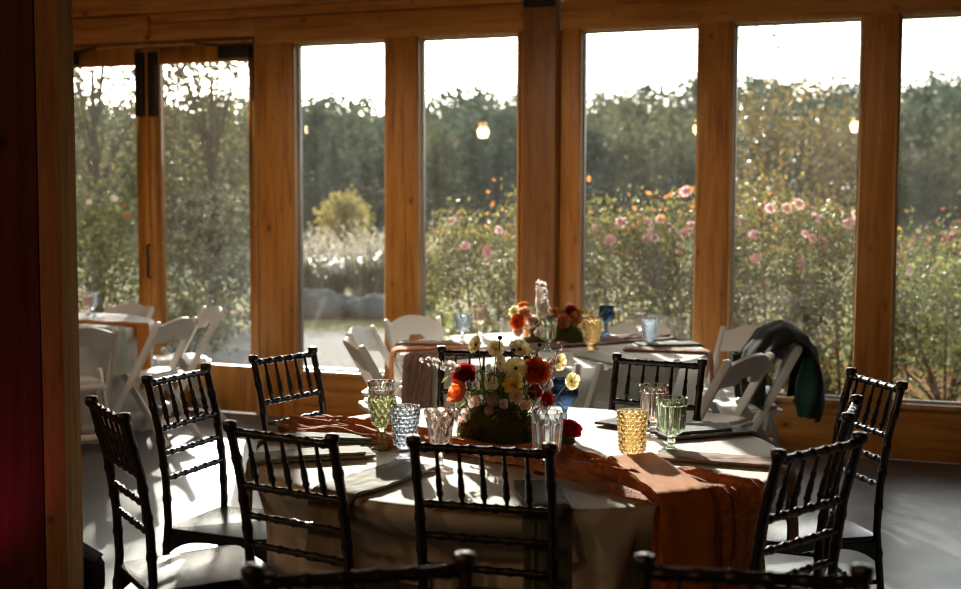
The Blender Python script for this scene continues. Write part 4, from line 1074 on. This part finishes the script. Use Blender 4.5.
# the wooded hillside: three kinds of trees repeated
kinds = []
def far_tree(k):
    r = random.Random(900 + k); t = thing('tree', '', 'tree')
    hh, rx = ((7.4, 2.9), (7.9, 2.7), (7.0, 3.1))[k]
    mb, cl = crown(r, 3000, .42, rx, rx, .8, hh, 46, .2)
    tag(mb.build('foliage', M[('far_leaf', 'far_leaf', 'far_leaf2')[k]], t, smooth='leaf'), kind='stuff')
    MB().tube([(0, 0, -.6), (.1, 0, hh * .45), (0, 0, hh * .85)], [.2, .14, .05], 7).build('trunk', M['bark'], t)
    return t
rnd = random.Random(77)
for row, (Y, st, hs) in enumerate(((60, 3.8, .72), (74, 4.0, .80), (90, 4.4, .92), (110, 4.6, .95))):
    x = -.50 * Y
    while x < .52 * Y:
        k = rnd.randrange(3); X = x + rnd.uniform(-.6, .6); yy = Y + rnd.uniform(-3, 3)
        o = place('far%d' % k, lambda k=k: far_tree(k), (X, yy, gz(X, yy) - .3), rnd.uniform(0, 6.28),
                  ('rounded dark green tree', 'tall narrow dark green tree', 'broad olive tree')[k] + ' in the hazy woodland on the far hillside', 'tree', ('rounded', 'tall narrow', 'broad olive')[k] + ' trees of the far woodland')
        s = hs * 1.07 * rnd.uniform(.92, 1.07); o.scale = (s * 1.15, s * 1.15, s)
        x += st

# ---------------------------------------------------------------- light and camera
SUN_EL, SUN_AZ = math.radians(18.5), math.radians(-8)
w = bpy.data.worlds.new('sky'); SC.world = w; w.use_nodes = True; nt = w.node_tree; nt.nodes.clear()
out = nt.nodes.new('ShaderNodeOutputWorld'); bg = nt.nodes.new('ShaderNodeBackground'); sky = nt.nodes.new('ShaderNodeTexSky')
sky.sky_type = 'NISHITA'; sky.sun_disc = False; sky.sun_elevation = SUN_EL; sky.sun_rotation = SUN_AZ; sky.air_density = 1.2; sky.dust_density = 2.5; sky.ozone_density = 2.0
hs = nt.nodes.new('ShaderNodeHueSaturation'); hs.inputs['Saturation'].default_value = .45
nt.links.new(sky.outputs[0], hs.inputs['Color']); nt.links.new(hs.outputs[0], bg.inputs[0]); bg.inputs[1].default_value = .25
nt.links.new(bg.outputs[0], out.inputs[0])
sl = bpy.data.lights.new('sun', 'SUN'); sl.energy = 6.7; sl.angle = math.radians(.53); sl.color = (1, .93, .82)
so = bpy.data.objects.new('sun', sl); COL.objects.link(so)
sd = V((math.sin(SUN_AZ) * math.cos(SUN_EL), math.cos(SUN_AZ) * math.cos(SUN_EL), math.sin(SUN_EL)))
so.rotation_euler = sd.to_track_quat('Z', 'Y').to_euler(); so.location = sd * 40
# red floor washer out of frame at the foot of the posts
rl = bpy.data.lights.new('red_floor_washer', 'SPOT'); rl.energy = 3.5; rl.color = (1, .06, .30); rl.spot_size = math.radians(95); rl.spot_blend = 1; rl.shadow_soft_size = .06
ro = bpy.data.objects.new('red_floor_washer', rl); COL.objects.link(ro); ro.location = (-1.98, 4.25, .12)
ro.rotation_euler = (V((-1.98, 4.25, .12)) - V((-1.98, 4.6, .55))).to_track_quat('Z', 'Y').to_euler()
cd = bpy.data.cameras.new('camera'); cam = bpy.data.objects.new('camera', cd); COL.objects.link(cam); SC.camera = cam
cd.sensor_width = 36; cd.sensor_fit = 'HORIZONTAL'; cd.lens = 1240 * 36 / 961; cd.clip_end = 500
pitch = math.atan((294.5 - HY) / FPX)
cam.matrix_world = Matrix.Translation((0, 0, CAM_H)) @ Matrix.Rotation(-.0006, 4, 'Z') @ Matrix.Rotation(PI/2 - pitch, 4, 'X') @ Matrix.Rotation(math.radians(.2), 4, 'Z')
cd.dof.use_dof = True; cd.dof.focus_distance = 4.2; cd.dof.aperture_fstop = 2.6; cd.dof.aperture_blades = 9
SC.view_settings.view_transform = 'Standard'; SC.view_settings.look = 'None'; SC.view_settings.gamma = 1; SC.view_settings.exposure = .92
SC.view_settings.use_curve_mapping = False
SC.cycles.max_bounces = 14; SC.cycles.diffuse_bounces = 6; SC.cycles.glossy_bounces = 5; SC.cycles.transmission_bounces = 10; SC.cycles.transparent_max_bounces = 20
SC.cycles.filter_width = 1.1; SC.cycles.sample_clamp_indirect = 6; SC.cycles.caustics_refractive = True; SC.cycles.caustics_reflective = False; SC.cycles.use_denoising = True
